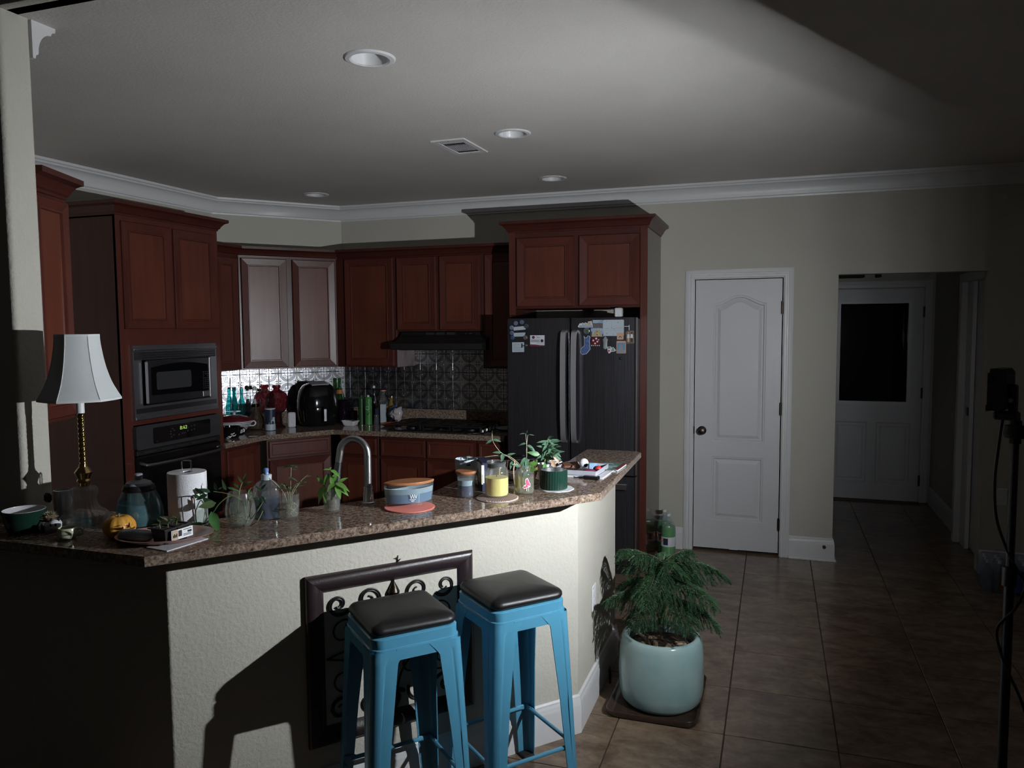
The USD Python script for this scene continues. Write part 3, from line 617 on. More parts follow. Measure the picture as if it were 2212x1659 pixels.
# range hood and cooktop
rh = T('range_hood', 'black slim range hood under the short cabinet', 'range hood', (-2.478, 0, 0))
part(rh, 'shell', extx(Polygon([(-.012, 1.678), (-.315, 1.678), (-.33, 1.655), (-.40, 1.615), (-.50, 1.590), (-.505, 1.545), (-.49, 1.540), (-.012, 1.540)]), -.385, .385), 'black_plastic', smooth=False)
part(rh, 'filter', bx(-.34, .34, -.47, -.06, 1.536, 1.541), 'steel_dark', smooth=False)
for k, (a, b) in enumerate(((-.16, -.09), (-.07, 0), (.02, .09))): part(rh, 'vent_slot', bx(a, b, -.334, -.326, 1.655, 1.674), 'black_matte', smooth=False)
part(rh, 'switch_plate', bx(.12, .26, -.335, -.326, 1.655, 1.674), 'black_gloss', smooth=False)
part(rh, 'switch', [bx(.18, .19, -.339, -.333, 1.662, 1.667), bx(.215, .235, -.339, -.333, 1.662, 1.667)], 'steel', smooth=False)
ck = T('gas_cooktop', 'black gas cooktop set in the granite worktop', 'cooktop', (-2.455, -.345, .914))
part(ck, 'glass_top', ext(rrect(-.40, .40, -.255, .245, .02), .009), 'black_gloss', smooth=False)
for i, (x, y) in enumerate(((-.25, .12), (-.25, -.12), (.0, .0), (.25, .12), (.25, -.12))):
    bn = part(ck, 'burner', lathe([(0, .009), (.05, .009), (.048, .018), (.036, .022), (.034, .028), (.012, .030), (0, .030)], 20), 'black_iron') if False else part(ck, 'burner', xf(lathe([(0, .009), (.05, .009), (.048, .018), (.036, .022), (.034, .028), (.012, .030), (0, .030)], 20), (x, y, 0)), 'black_iron')
for x in (-.25, 0, .25):
    g = [bx(x-.118, x-.106, -.22, .21, .036, .046, .003), bx(x+.106, x+.118, -.22, .21, .036, .046, .003)]
    for y in (-.22, -.12, 0, .12, .20): g.append(bx(x-.118, x+.118, y-.006, y+.006, .036, .048, .003))
    g += [bx(x+sx-.006, x+sx+.006, y-.006, y+.006, .009, .038, .001) for sx in (-.112, .112) for y in (-.214, .204)]
    g.append(bx(x-.006, x+.006, -.22, .21, .038, .048, .003))
    part(ck, 'grate', g, 'black_iron', smooth=False)
for k in range(5): part(ck, 'knob', xf(lathe([(0, 0), (.019, 0), (.017, .016), (.013, .020), (0, .020)], 18), (.375, -.20+k*.085, .009)), 'chrome')

# ------------------------------------------------------------------ refrigerator
FX0, FX1, FY = -1.795, -.868, -.80
rf = T('refrigerator', 'dark stainless french door refrigerator covered with magnets', 'refrigerator', (0, 0, 0))
part(rf, 'case', bx(FX0+.004, FX1-.010, -.725, -.03, .02, 1.765, .004), 'panel_grey', smooth=False)
XM = -1.336
def fdoor(x0, x1, z0, z1):
    pr = Polygon([(x0, -.728), (x1, -.728), (x1, FY+.012), (x1-.010, FY)]+[(x1-.01-(x1-x0-.02)*t, FY-.006*math.sin(PI*t)) for t in np.linspace(.1, .9, 9)]+[(x0+.010, FY), (x0, FY+.012)])
    return ext(pr, z1-z0, z0)
part(rf, 'door', fdoor(FX0, XM-.004, .700, 1.772), 'fridge_steel', smooth=25, label='left door')
part(rf, 'door', fdoor(XM+.004, FX1-.012, .700, 1.772), 'fridge_steel', smooth=25, label='right door')
part(rf, 'door_edge', bx(XM-.0045, XM-.001, FY-.003, -.74, .700, 1.772), 'steel', smooth=False)
part(rf, 'door_edge', bx(FX1-.013, FX1-.009, FY+.004, -.74, .700, 1.772), 'steel', smooth=False)
part(rf, 'freezer_drawer', fdoor(FX0, FX1-.012, .075, .690), 'fridge_steel', smooth=25)
part(rf, 'drawer_edge', bx(FX1-.013, FX1-.009, FY+.004, -.74, .075, .690), 'steel', smooth=False)
part(rf, 'grille', bx(FX0+.01, FX1-.02, -.76, -.70, .005, .07), 'black_plastic', smooth=False)
for x in (XM-.034, XM+.040):
    hp = [(-.808+.0, 1.690), (-.845, 1.665), (-.862, 1.55), (-.868, 1.32), (-.862, 1.06), (-.845, .93), (-.808, .91)]
    pl = spline([(y, z) for y, z in hp], 6); inn = np.stack([pl[:, 0]+.014, pl[:, 1]], 1); inn[:, 1] = 1.30+(inn[:, 1]-1.30)*.965
    part(rf, 'handle', extx(Polygon(np.vstack([pl, inn[::-1]])).buffer(0), x-.018, x+.018), 'steel_handle', smooth=35, label='bowed steel door handle')
part(rf, 'handle', [bx(-1.72, -.925, FY-.055, FY-.040, .608, .650, .005), bx(-1.70, -1.66, FY-.045, FY-.004, .612, .646, .003), bx(-.985, -.945, FY-.045, FY-.004, .612, .646, .003)], 'steel', smooth=False, label='flat steel freezer handle')
part(rf, 'logo_plate', bx(XM-.30, XM-.20, FY-.0065, FY-.004, .76, .78), 'steel_dark', smooth=False)
# magnets and cards (front of the doors is a shallow bow at y = FY .. FY - .006)
MY = FY-.0065
def mag(name, label, poly, mat, th=.004, group=None, catg='magnet', y=None):
    p = T(name, label, catg, (0, MY if y is None else y, 0), group=group); part(p, 'plate', exty(poly, -th, 0), mat, smooth=False); return p
def buttons(x, z, r, label, mat='card_white'):
    p = T('button_magnet', label, 'magnet', (x, MY, z)); part(p, 'picture', xf(cyl(r*.93, 0, .003, 20), rx=90), mat)
    part(p, 'glass_dome', xf(lathe([(0, .003), (r, .003), (r, .006), (r*.8, .0095), (r*.4, .0115), (0, .012)], 20), rx=90), 'film')
for x, z, lab, mt in ((-1.722, 1.739, 'round clear button magnet, top left of the ring of buttons', 'card_white'), (-1.677, 1.746, 'round clear button magnet, topmost one near refrigerator top edge', 'label_pale'),
                      (-1.645, 1.718, 'round button magnet with fine stripes, right end of upper paper strip', 'button_grey'), (-1.753, 1.708, 'round clear button magnet on left end of upper paper strip', 'card_white'),
                      (-1.752, 1.671, 'round clear button magnet on left end of lower paper strip', 'label_pale'), (-1.747, 1.637, 'dull blue round button magnet, lowest on the left door', 'blue_grey'),
                      (-1.652, 1.639, 'pinkish round button magnet below right end of lower paper strip', 'peach')):
    buttons(x, z, .0168, lab, mt)
mag('paper_strip', 'upper grey paper strip slanting between two button magnets', Polygon([(-1.740, 1.713), (-1.649, 1.720), (-1.650, 1.695), (-1.739, 1.687)]), 'label_pale', .0006, catg='note', y=MY+.0004)
mag('paper_strip', 'lower grey paper strip held by button magnets', Polygon([(-1.737, 1.672), (-1.651, 1.674), (-1.660, 1.646), (-1.741, 1.645)]), 'label_pale', .0006, catg='note', y=MY+.0004)
p = mag('note', 'square white handwritten note under a clip magnet on left door', Polygon([(-1.751, 1.605), (-1.662, 1.607), (-1.662, 1.538), (-1.750, 1.536)]), 'label_pale', .0008, catg='note')
part(p, 'writing', [exty(sbox(-1.744, z, -1.744+w, z+.0012), -.0012, -.0009) for z, w in ((1.580, .02), (1.592, .05), (1.570, .06), (1.560, .055), (1.550, .065))], 'ink_black', smooth=False)
p = T('clip_magnet', 'dark clip magnet with shiny dome holding the white note', 'magnet', (-1.665, MY-.001, 1.582))
part(p, 'clip', [bx(-.014, -.008, -.006, 0, -.015, .016, .001), bx(-.010, .012, -.005, 0, -.003, .003, .001)], 'black_plastic', smooth=False); part(p, 'dome', ball(.0105, (.020, -.002, 0), (1, .6, 1)), 'chrome')
p = mag('appointment_card', 'white printed card with maroon disc and purple bottom edge', sbox(-1.618, 1.584, -1.513, 1.655), 'card_white', .001, catg='card')
part(p, 'wave_edge', exty(Polygon([(-1.617, 1.577), (-1.513, 1.577), (-1.513, 1.585), (-1.54, 1.585), (-1.58, 1.590), (-1.617, 1.591)]), -.0013, -.0002), 'ink_maroon', smooth=False)
part(p, 'printed_disc', xf(cyl(.0105, 0, .0004, 20), (-1.594, -.001, 1.640), rx=90), 'ink_maroon'); part(p, 'printed_disc', xf(cyl(.0105, 0, .0004, 20), (-1.531, -.001, 1.616), rx=90), 'ink_black')
part(p, 'print', [exty(sbox(-1.612, z, -1.612+w, z+.0035), -.0014, -.001) for z, w in ((1.618, .066), (1.609, .066))]+[exty(sbox(-1.569, z, -1.569+w, z+.0015), -.0014, -.001) for z, w in ((1.646, .008), (1.640, .016), (1.636, .028), (1.600, .05))], 'panel_grey', smooth=False)
p = mag('skyline_magnet', 'cut-out city skyline magnet at top left of right door', Polygon([(-1.275, 1.714), (-1.262, 1.734), (-1.248, 1.735), (-1.243, 1.740), (-1.231, 1.735), (-1.223, 1.741), (-1.207, 1.733), (-1.204, 1.747), (-1.186, 1.748), (-1.181, 1.752), (-1.171, 1.716), (-1.171, 1.706), (-1.270, 1.706)]), 'card_white', .004)
part(p, 'towers', exty(unary_union([sbox(-1.204, 1.724, -1.184, 1.744), sbox(-1.243, 1.722, -1.236, 1.736), sbox(-1.227, 1.722, -1.220, 1.736), sbox(-1.215, 1.722, -1.208, 1.732)]), -.0048, -.004), 'photo_stone', smooth=False)
part(p, 'sea', exty(Polygon([(-1.269, 1.708), (-1.174, 1.708), (-1.175, 1.722), (-1.262, 1.722)]), -.0046, -.004), 'photo_sky', smooth=False)
p = mag('postcard', 'small town photo postcard at top middle of right door', sbox(-1.173, 1.703, -1.102, 1.757), 'photo_sky', .002, catg='postcard')
part(p, 'town', exty(Polygon([(-1.172, 1.704), (-1.103, 1.704), (-1.103, 1.735), (-1.13, 1.737), (-1.15, 1.734), (-1.172, 1.737)]), -.0024, -.002), 'photo_town', smooth=False)
p = mag('postcard', 'large white card printed with a tall iron tower and balloons', rrect(-1.101, -.959, 1.648, 1.757, .007), 'label_pale', .0012, catg='postcard', y=MY+.0004)
part(p, 'drawing', [exty(g, -.0017, -.0012) for g in (Polygon([(-1.046, 1.697), (-1.038, 1.697), (-1.0412, 1.715), (-1.0416, 1.742), (-1.0424, 1.742), (-1.0428, 1.715)]), sbox(-1.085, 1.695, -1.062, 1.699), sbox(-1.034, 1.693, -1.018, 1.698), sbox(-1.014, 1.701, -.966, 1.704), Point(-1.076, 1.747).buffer(.004), Point(-.999, 1.740).buffer(.006), Point(-1.075, 1.665).buffer(.005), sbox(-1.09, 1.685, -.97, 1.6862), sbox(-1.035, 1.655, -1.028, 1.663))], 'grey_plastic', smooth=False)
p = mag('postcard', 'photo card of a pale stone church front under the town postcard', sbox(-1.185, 1.644, -1.098, 1.701), 'photo_sky', .002, catg='postcard')
part(p, 'church', exty(Polygon([(-1.178, 1.646), (-1.108, 1.646), (-1.113, 1.664), (-1.122, 1.688), (-1.157, 1.688), (-1.163, 1.664), (-1.178, 1.660)]), -.0034, -.002), 'photo_stone', smooth=False)
part(p, 'doorway', exty(Point(-1.141, 1.656).buffer(.0035).union(Point(-1.141, 1.678).buffer(.004).difference(Point(-1.141, 1.678).buffer(.0025))), -.0038, -.0034), 'ink_black', smooth=False)
part(p, 'tree', exty(unary_union([sbox(-1.183, 1.645, -1.177, 1.68), sbox(-1.106, 1.645, -1.100, 1.662)]), -.003, -.002), 'ink_black', smooth=False)
buttons(-1.213, 1.683, .024, 'large round photo button magnet below the skyline magnet', 'glaze_cream')
mag('hook_magnet', 'thin white angled wire hook right of the tower card', unary_union([sbox(-.956, 1.711, -.924, 1.715), sbox(-.926, 1.686, -.9215, 1.720)]), 'white_plastic', .004, catg='hook')
bl = [(-1.233, 1.647), (-1.226, 1.636), (-1.212, 1.636), (-1.208, 1.647), (-1.196, 1.649), (-1.190, 1.638), (-1.195, 1.62), (-1.192, 1.577), (-1.189, 1.559), (-1.215, 1.528), (-1.243, 1.522), (-1.257, 1.536), (-1.252, 1.565), (-1.229, 1.581), (-1.229, 1.629)]
p = mag('map_magnet', 'blue map shaped magnet outlined in white on right door', Polygon(bl).buffer(.002), 'label_pale', .003); part(p, 'map', exty(Polygon(bl).buffer(-.0015), -.0045, -.003), 'magnet_blue', smooth=False)
p = mag('figure_magnet', 'dark red magnet with small white flowers and letters', Polygon([(-1.182, 1.585), (-1.125, 1.585), (-1.125, 1.632), (-1.15, 1.640), (-1.176, 1.630)]).buffer(.002), 'red_enamel', .003)
part(p, 'white_marks', [exty(g, -.0045, -.003) for g in (Point(-1.147, 1.631).buffer(.007), Point(-1.167, 1.618).buffer(.006), Point(-1.139, 1.610).buffer(.006), Point(-1.155, 1.598).buffer(.006), Point(-1.131, 1.622).buffer(.004), *[Point(-1.178+k*.013, 1.584).buffer(.0035) for k in range(5)])], 'card_white', smooth=False)
p = T('tower_magnet', 'grey relief magnet of a small domed tower on right door', 'magnet', (-1.0855, MY, 0))
tw_p = [(.0, 1.559), (.008, 1.560), (.0155, 1.570), (.0145, 1.580), (.0145, 1.612), (.018, 1.620), (.018, 1.626), (.012, 1.630), (.008, 1.640), (.002, 1.644), (0, 1.650)]
m = lathe([(0, 1.5585)]+tw_p[1:], 16); m.apply_scale([1, .45, 1]); part(p, 'tower', m, 'stone_grey')
p = mag('truck_magnet', 'small cut-out car magnet with red heart near sunset magnet', Polygon([(-1.071, 1.574), (-1.048, 1.577), (-1.041, 1.567), (-1.030, 1.572), (-1.020, 1.560), (-1.012, 1.551), (-1.024, 1.544), (-1.045, 1.543), (-1.052, 1.534), (-1.060, 1.531), (-1.068, 1.546)]).buffer(.001), 'card_white', .003)
part(p, 'body', exty(unary_union([sbox(-1.066, 1.564, -1.050, 1.573), sbox(-1.044, 1.548, -1.022, 1.555), Polygon([(-1.042, 1.558), (-1.022, 1.558), (-1.032, 1.568)])]), -.0042, -.003), 'book_teal', smooth=False); part(p, 'heart', exty(Point(-1.060, 1.548).buffer(.006), -.0044, -.003), 'red_plastic', smooth=False)
p = mag('gate_magnet', 'square copper coloured tag magnet with an arch, above sunset magnet', rrect(-1.005, -.961, 1.624, 1.669, .004), 'peach', .004); part(p, 'arch', exty(Point(-.983, 1.636).buffer(.010).difference(Point(-.983, 1.634).buffer(.007)).intersection(sbox(-1, 1.634, -.96, 1.66)), -.0052, -.004), 'leather_brown', smooth=False)
p = mag('sunset_magnet', 'framed magnet of a grey skyscraper with glowing gold border', rrect(-1.008, -.944, 1.531, 1.614, .005), 'peach', .005)
part(p, 'sky', exty(sbox(-1.003, 1.552, -.949, 1.603), -.006, -.005), 'blue_grey', smooth=False); part(p, 'city', exty(unary_union([Polygon([(-.993, 1.535), (-.961, 1.535), (-.964, 1.572), (-.975, 1.592), (-.978, 1.592), (-.990, 1.572)]), sbox(-1.004, 1.533, -.949, 1.550)]), -.0068, -.006), 'stone_grey', smooth=False)
p = mag('couple_magnet', 'brown relief magnet of two standing people in white shirts', Polygon([(-.945, 1.672), (-.935, 1.680), (-.892, 1.682), (-.889, 1.600), (-.939, 1.597)]).buffer(.0015), 'magnet_brown', .005)
for x, c in ((-.927, 'peach'), (-.905, 'ink_black')):
    part(p, 'figure', [ball(.0048, (x, -.006, 1.668), (1, .7, 1)), exty(sbox(x-.006, 1.608, x+.006, 1.636), -.007, -.005)], c, smooth=False); part(p, 'shirt', exty(Polygon([(x-.009, 1.634), (x+.009, 1.634), (x+.007, 1.660), (x-.007, 1.660)]), -.008, -.005), 'card_white', smooth=False)
top('stone_magnet', 'small smooth dark stone magnet below the sunset magnet', 'magnet', ball(.012, (-.980, MY, 1.498), (1, .6, .8)), 'stone_dark')

# ------------------------------------------------------------------ the work light on its stand: the one lamp that is on
th = math.degrees(math.atan2(math.sin(LAMP_AIM), -math.cos(LAMP_AIM)))     # local -y looks along the aim
wl = T('work_light', 'black work light head on a slim stand at the right, lighting the kitchen', 'lamp', (LAMP_POS[0], LAMP_POS[1], 0), th)
LZ = 1.5604                                                            # lower lip of the visor
part(wl, 'housing', [extx(Polygon([(0, 1.487), (.012, 1.484), (.030, 1.500), (.030, 1.585), (.022, 1.596), (0, 1.597)]), -.037, .037)], 'black_plastic', smooth=False)
part(wl, 'visor', [extx(Polygon([(-.014, LZ), (0, LZ), (0, 1.597), (-.008, 1.596)]), -.037, .037), extx(Polygon([(-.016, 1.484), (0, 1.487), (0, 1.508), (-.016, 1.500)]), -.037, .037),
                   bx(-.037, -.032, -.014, .001, 1.49, 1.585), bx(.032, .037, -.014, .001, 1.49, 1.585)], 'black_plastic', smooth=False)
for dz in (.0254, .0207, .0147): part(wl, 'led_strip', bx(-.014, .014, -.0006, -.0001, LZ-dz-.0019, LZ-dz+.0019), 'led', smooth=False, label='glowing row of lamp diodes')
for zf in (.0283, .02305, .0177, .0121): part(wl, 'louver_fin', bx(-.0145, .0145, -.0030, 0, LZ-zf-.0003, LZ-zf+.0003), 'black_matte', smooth=False)
for k in range(6): part(wl, 'louver_fin', bx(-.0142+k*.0056, -.0138+k*.0056, -.0017, 0, LZ-.0283, LZ-.0121), 'black_matte', smooth=False)
part(wl, 'bracket', [bx(-.012, .012, .028, .046, 1.474, 1.555, .004), bx(-.022, .022, -.004, .05, 1.462, 1.484, .005)], 'black_plastic', smooth=False)
part(wl, 'bracket_bolt', xf(cyl(.006, 0, .05, 12), (-.025, .036, 1.515), ry=90), 'steel_brushed')
sd = T('light_stand', 'thin black tripod stand holding the work light at right edge', 'tripod', (.600, -3.645, 0))
part(sd, 'pole', [cyl(.0125, .28, 1.05, 14), cyl(.0098, 1.05, 1.468, 12)], 'black_plastic')
part(sd, 'clamp_knob', [lathe([(0, 1.415), (.024, 1.415), (.028, 1.425), (.024, 1.447), (0, 1.449)], 16), cyl(.014, 1.40, 1.46, 12)], 'black_matte')
part(sd, 'collar', cyl(.018, 1.02, 1.07, 14), 'black_plastic')
for k in range(3):
    a = math.radians(25+120*k); part(sd, 'leg', tube([(.012*math.cos(a), .012*math.sin(a), .42), (.30*math.cos(a), .30*math.sin(a), .012)], .008, 8, smooth=False), 'black_plastic')
cp_ = np.array([(.575, -3.625, 1.47), (.566, -3.632, 1.39), (.560, -3.633, 1.295), (.566, -3.636, 1.20), (.588, -3.643, 1.125), (.606, -3.663, 1.08), (.632, -3.655, 1.035), (.630, -3.652, 1.0), (.608, -3.664, .96), (.578, -3.640, .90), (.585, -3.645, .84), (.606, -3.664, .78), (.64, -3.66, .70), (.70, -3.70, .50), (.9, -3.75, .10), (1.3, -3.7, .008)])-[LAMP_POS[0], LAMP_POS[1], 0]
part(wl, 'power_cord', xf(tube(cp_, .0038, 6), rz=-th), 'black_plastic', label='thin black hanging cord')
# ------------------------------------------------------------------ recessed lamps and the air vent
for i, (c, lab) in enumerate(zip(CANS, ('nearest and largest recessed ceiling lamp, upper middle of the picture', 'recessed ceiling lamp right beside the air vent', 'recessed ceiling lamp above the refrigerator cabinet near the crown molding', 'recessed ceiling lamp above the pale corner cabinet'))):
    t = T('recessed_lamp', lab, 'ceiling lamp', (c[0], c[1], CEIL))
    part(t, 'trim_ring', lathe([(.0715, .004), (.0715, -.004), (.078, -.0075), (.094, -.006), (.1005, -.001), (.1005, 0.0), (.0715, .004)], 44), 'trim_white')
    part(t, 'baffle', lathe([(.0715, -.002), (.060, .035), (.048, .066), (.0475, .066), (.047, .068), (.050, .069), (.0735, .002), (.0715, -.002)], 40), 'trim_white')
    part(t, 'bulb', lathe([(0, .044), (.020, .045), (.036, .050), (.045, .060), (.045, .068), (0, .070)], 32), 'steel_brushed')
    for k in range(6): part(t, 'bulb_lens', ball(.0085, (.020*math.cos(k*PI/3+.3), .020*math.sin(k*PI/3+.3), .046), (1, 1, .7), 1), 'glass')
    part(t, 'housing', cyl(.0735, .069, .10, 24), 'black_matte')
vt = T('air_vent', 'white metal air vent register in the kitchen ceiling', 'vent', (-1.740, -1.752, CEIL), -1.5)
part(vt, 'frame', ext(sbox(-.102, -.176, .102, .176).difference(sbox(-.070, -.143, .070, .143)), .007, -.007), 'trim_white', smooth=False)
part(vt, 'dark_opening', bx(-.071, .071, -.144, .144, -.0012, -.0002), 'dark_gap', smooth=False)
for k in range(13):
    m = xf(bx(-.0055, .0055, -.068, .072, -.0008, .0008), ry=35); part(vt, 'slat', xf(m, (-.062+k*.0103, .01, -.006)), 'trim_white', smooth=False)
part(vt, 'damper_plate', bx(-.068, .068, -.142, -.100, -.006, -.004), 'trim_white', smooth=False)
for y in (-.160, .160): part(vt, 'screw', xf(cyl(.004, 0, .002, 10), (0, y, -.009)), 'steel_brushed')

# ------------------------------------------------------------------ bar top
bt_ = Polygon([(-2.85, -4.262), (-1.688, -4.262), (-.628, -3.046), (-.640, -2.03), (-.668, -2.004), (-.93, -2.004), (-.935, -2.46), (-1.262, -2.86), (-1.268, -3.217), (-1.815, -3.850), (-2.380, -3.850), (-2.380, -4.066), (-2.85, -4.066)])
top('bar_countertop', 'long speckled brown granite bar top crowded with plants and candles', 'countertop',
    [ext(bt_, .024, 1.040), ext(bt_.buffer(-.003, join_style=2), .030, 1.037)], 'granite', smooth=False)
BZ = 1.067
# outlets
for nm, lab, loc, rz in (('outlet', 'white outlet plate on the bar end wall behind the pine', (-.762, -2.600, .487), 90), ('outlet', 'dim white outlet plate on the dark wall right of the hall opening', (1.473, 0, .54), 0)):
    t = T(nm, lab, 'outlet', loc, rz)
    part(t, 'cover_plate', bx(-.036, .036, -.006, 0, -.058, .058, .003), 'white_plastic', smooth=False)
    for dz in (-.022, .022): part(t, 'socket', exty(Point(0, dz).buffer(.016, quad_segs=6), -.0075, -.0055), 'trim_white', smooth=False)

# ------------------------------------------------------------------ bar stools
def stool(label, loc, rz):
    t = T('bar_stool', label, 'stool', loc, rz, None)
    H, h0, h1 = .745, .150, .187
    sec = lambda h, r, z: [(x, y, z) for x, y in list(rrect(-h, h, -h, h, r, 5).exterior.coords)[:-1]]
    part(t, 'seat_frame', rings([sec(h0+.004, .042, H-.066), sec(h0+.003, .042, H-.038), sec(h0-.001, .040, H-.036), sec(h0-.001, .040, H-.006), sec(h0-.010, .034, H), sec(h0-.05, .02, H)]), 'stool_blue', smooth=40)
    def prof(z0, z1):
        return [sec(a, .040, z) for a, z in ()]
    # pad: a rounded cushion
    def pad(e, z, b=0): return [(x*(1+b*(1-abs(y)/h0)**2), y, z) for x, y, _ in sec(h0+e, max(.012, .042+e), 0)]
    part(t, 'seat_pad', rings([pad(-.020, H+.001), pad(-.008, H+.002), pad(-.003, H+.010), pad(-.004, H+.020), pad(-.012, H+.029), pad(-.030, H+.036), pad(-.060, H+.040), pad(-.10, H+.042)]), 'seat_black', smooth=60, label='black padded seat')
    for k in range(4):
        def L(h, w, z, thk=.0035, rib=0):
            r = .030; out = [(h-w, h), (h-w*.55, h), (h-w*.5, h-rib), (h-w*.45, h), (h-r, h)]+[(h-r+r*math.sin(a), h-r+r*math.cos(a)) for a in np.linspace(.25, PI/2-.25, 4)]+[(h, h-r), (h, h-w*.45), (h-rib, h-w*.5), (h, h-w*.55), (h, h-w)]
            inn = [(h-thk, h-w), (h-thk, h-r)]+[(h-r+(r-thk)*math.cos(a), h-r+(r-thk)*math.sin(a)) for a in np.linspace(.25, PI/2-.25, 4)]+[(h-r, h-thk), (h-w, h-thk)]
            return [(x, y, z) for x, y in out+inn]
        hh = lambda z: h1+(h0+.0055-h1)*(z/(H-.045))
        LV = [(H-.045, .118, 0), (H-.066, .100, 0), (H-.085, .086, .001), (.40, .066, .004), (.18, .056, .004), (.012, .047, .004)]
        loops = [L(hh(z), w, z, rib=rb) for z, w, rb in LV]
        n = len(loops[0]); V = np.array([p for l in loops for p in l]); F = []
        for i in range(len(loops)-1):
            for j in range(n): a, b = i*n+j, i*n+(j+1) % n; F += [(a, b+n, b), (a, a+n, b+n)]
        lg = trimesh.Trimesh(V, np.array(F), process=False); lg = xf(lg, rz=-90*k)
        lp = part(t, 'leg', lg, 'stool_blue', smooth=50)
        part(lp, 'rubber_foot', xf(bx(h1-.048, h1+.002, h1-.048, h1+.002, 0, .014, .004), rz=-90*k), 'rubber', smooth=False)
    [part(t, 'skirt', xf(bx(-.075, .075, h0-.0005, h0+.0045, H-.078, H-.040, .001), rz=90*k), 'stool_blue', smooth=False) for k in range(4)]
    for k in range(4):
        zb = .205; q = hh(zb)-.012
        m = [tube([(-q+.03, q, zb), (q-.03, q, zb)], .0075, 10, smooth=False)]+[bx(s*(q-.025)-.025, s*(q-.025)+.025, q-.003, q+.006, zb-.010, zb+.010, .003) for s in (-1, 1)]
        part(t, 'foot_rail', xf(cat(m), rz=90*k), 'stool_blue')
    for s in (45, -45): part(t, 'cross_brace', xf(bx(-.19, .19, -.011, .011, H-.095, H-.091), rz=s), 'black_iron', smooth=False)
    return t
stool('blue metal bar stool with black seat, the left and nearer of the two', (-1.172, -3.690, 0), 47.5)
stool('blue metal bar stool with black seat, right one nearest the potted pine', (-.897, -3.362, 0), 49)

# ------------------------------------------------------------------ leather framed iron scroll panel hung on the bar wall
ac = np.array(BAR0)+DT*.752
wa = T('wall_panel', 'dark leather framed panel of scrolled iron hung behind the stools', 'wall art', (ac[0], ac[1], 0), 49.0)
wx, wz0, wz1, rw = .322, .248, .860, .064
prf = [(0, -.003), (0, -.020), (.008, -.029), (.022, -.034), (.040, -.031), (.054, -.022), (rw-.004, -.016), (rw, -.012), (rw, -.003)]
def rail(i):
    cs = [(-wx, wz0), (wx, wz0), (wx, wz1), (-wx, wz1)]; a, b = np.array(cs[i]), np.array(cs[(i+1) % 4]); d = (b-a)/np.linalg.norm(b-a); q = np.array([-d[1], d[0]])
    A = [(*(a+(d+q)*o_), y) for o_, y in prf]; B = [(*(b+(-d+q)*o_), y) for o_, y in prf]; n = len(prf)
    V = np.array([(x, y, z) for x, z, y in A+B]); F = []
    for j in range(n): F += [(j, (j+1) % n, n+(j+1) % n), (j, n+(j+1) % n, n+j)]
    m = trimesh.Trimesh(V, np.array(F), process=False); m.fix_normals(); return m
for i in range(4): part(wa, 'frame_rail', rail(i), 'leather_dark', smooth=45)
def scroll(cx, cz, R, sx, sz, turns=1.35, start=0.0, r0=.22):
    a = np.linspace(0, turns*2*PI, 22); rr = R*(1-(1-r0)*(a/a[-1])**.8); k = .40*R
    x = cx+sx*(rr*np.cos(a+start)); z = cz+sz*(rr*np.sin(a+start)); return [(x[i], -.012, z[i]) for i in range(len(a))]
ix, iz0, iz1 = wx-rw, wz0+rw, wz1-rw; mz = (iz0+iz1)/2
for sx in (-1, 1):
    for szn, zc in ((1, iz1), (-1, iz0)):
        for cx, R, st, sg in ((.205, .049, -2.6, 1), (.095, .050, -.5, -1)):
            for dR in (0, .007): part(wa, 'scroll', tube(scroll(sx*cx, zc-szn*(R+.003), R-dR, sx*sg, szn, 1.3-.25*(dR > 0), st), .0032, 6, n=2), 'black_iron')
        part(wa, 'scroll', tube(scroll(sx*.190, zc-szn*.155, .062, sx, -szn, 1.35, 2.2), .0034, 6, n=2), 'black_iron')
        part(wa, 'scroll', tube(scroll(sx*.062, zc-szn*.165, .052, -sx, -szn, 1.3, 2.0), .0034, 6, n=2), 'black_iron')
        part(wa, 'stem', tube([(sx*.006, -.012, zc-szn*.06), (sx*.03, -.012, zc-szn*.14), (sx*.10, -.012, zc-szn*.22), (sx*.18, -.012, zc-szn*.225), (sx*.252, -.012, mz)], .0034, 6), 'black_iron')
part(wa, 'center_bar', tube([(0, -.012, iz0), (0, -.012, iz1)], .005, 8, smooth=False), 'black_iron')
for szn, zc in ((1, iz1), (-1, iz0)):
    fin = [xf(lathe([(0, 0), (.006, .002), (.020, .020), (.023, .034), (.014, .052), (.005, .068), (0, .074)], 14), (0, -.014, zc-.074 if szn > 0 else zc+.074), rx=0 if szn > 0 else 180)]
    fin += [xf(ball(.014, (0, 0, 0), (1.1, .7, .6), 1), (s*.026, -.014, zc-szn*.066), ry=s*30) for s in (-1, 1)]; fin.append(ball(.010, (0, -.014, zc-szn*.08), (1.4, .8, .8), 1))
    part(wa, 'finial', fin, 'bronze_dark')
part(wa, 'rosette', [ball(.020, (0, -.012, mz), (1, .5, 1), 2)]+[ball(.012, (.026*math.cos(k*PI/2), -.012, mz+.026*math.sin(k*PI/2)), (1, .5, 1), 1) for k in range(4)], 'bronze_dark')
part(wa, 'hanger', [tube([(.02, -.012, wz1-.002), (.018, -.014, wz1+.012), (.010, -.016, wz1+.018)], .0016, 5), tube([(.018, -.012, wz1), (.030, -.014, wz1+.011)], .0014, 5), tube([(.016, -.012, wz1), (.021, -.012, wz1+.024)], .0014, 5)], 'black_iron')

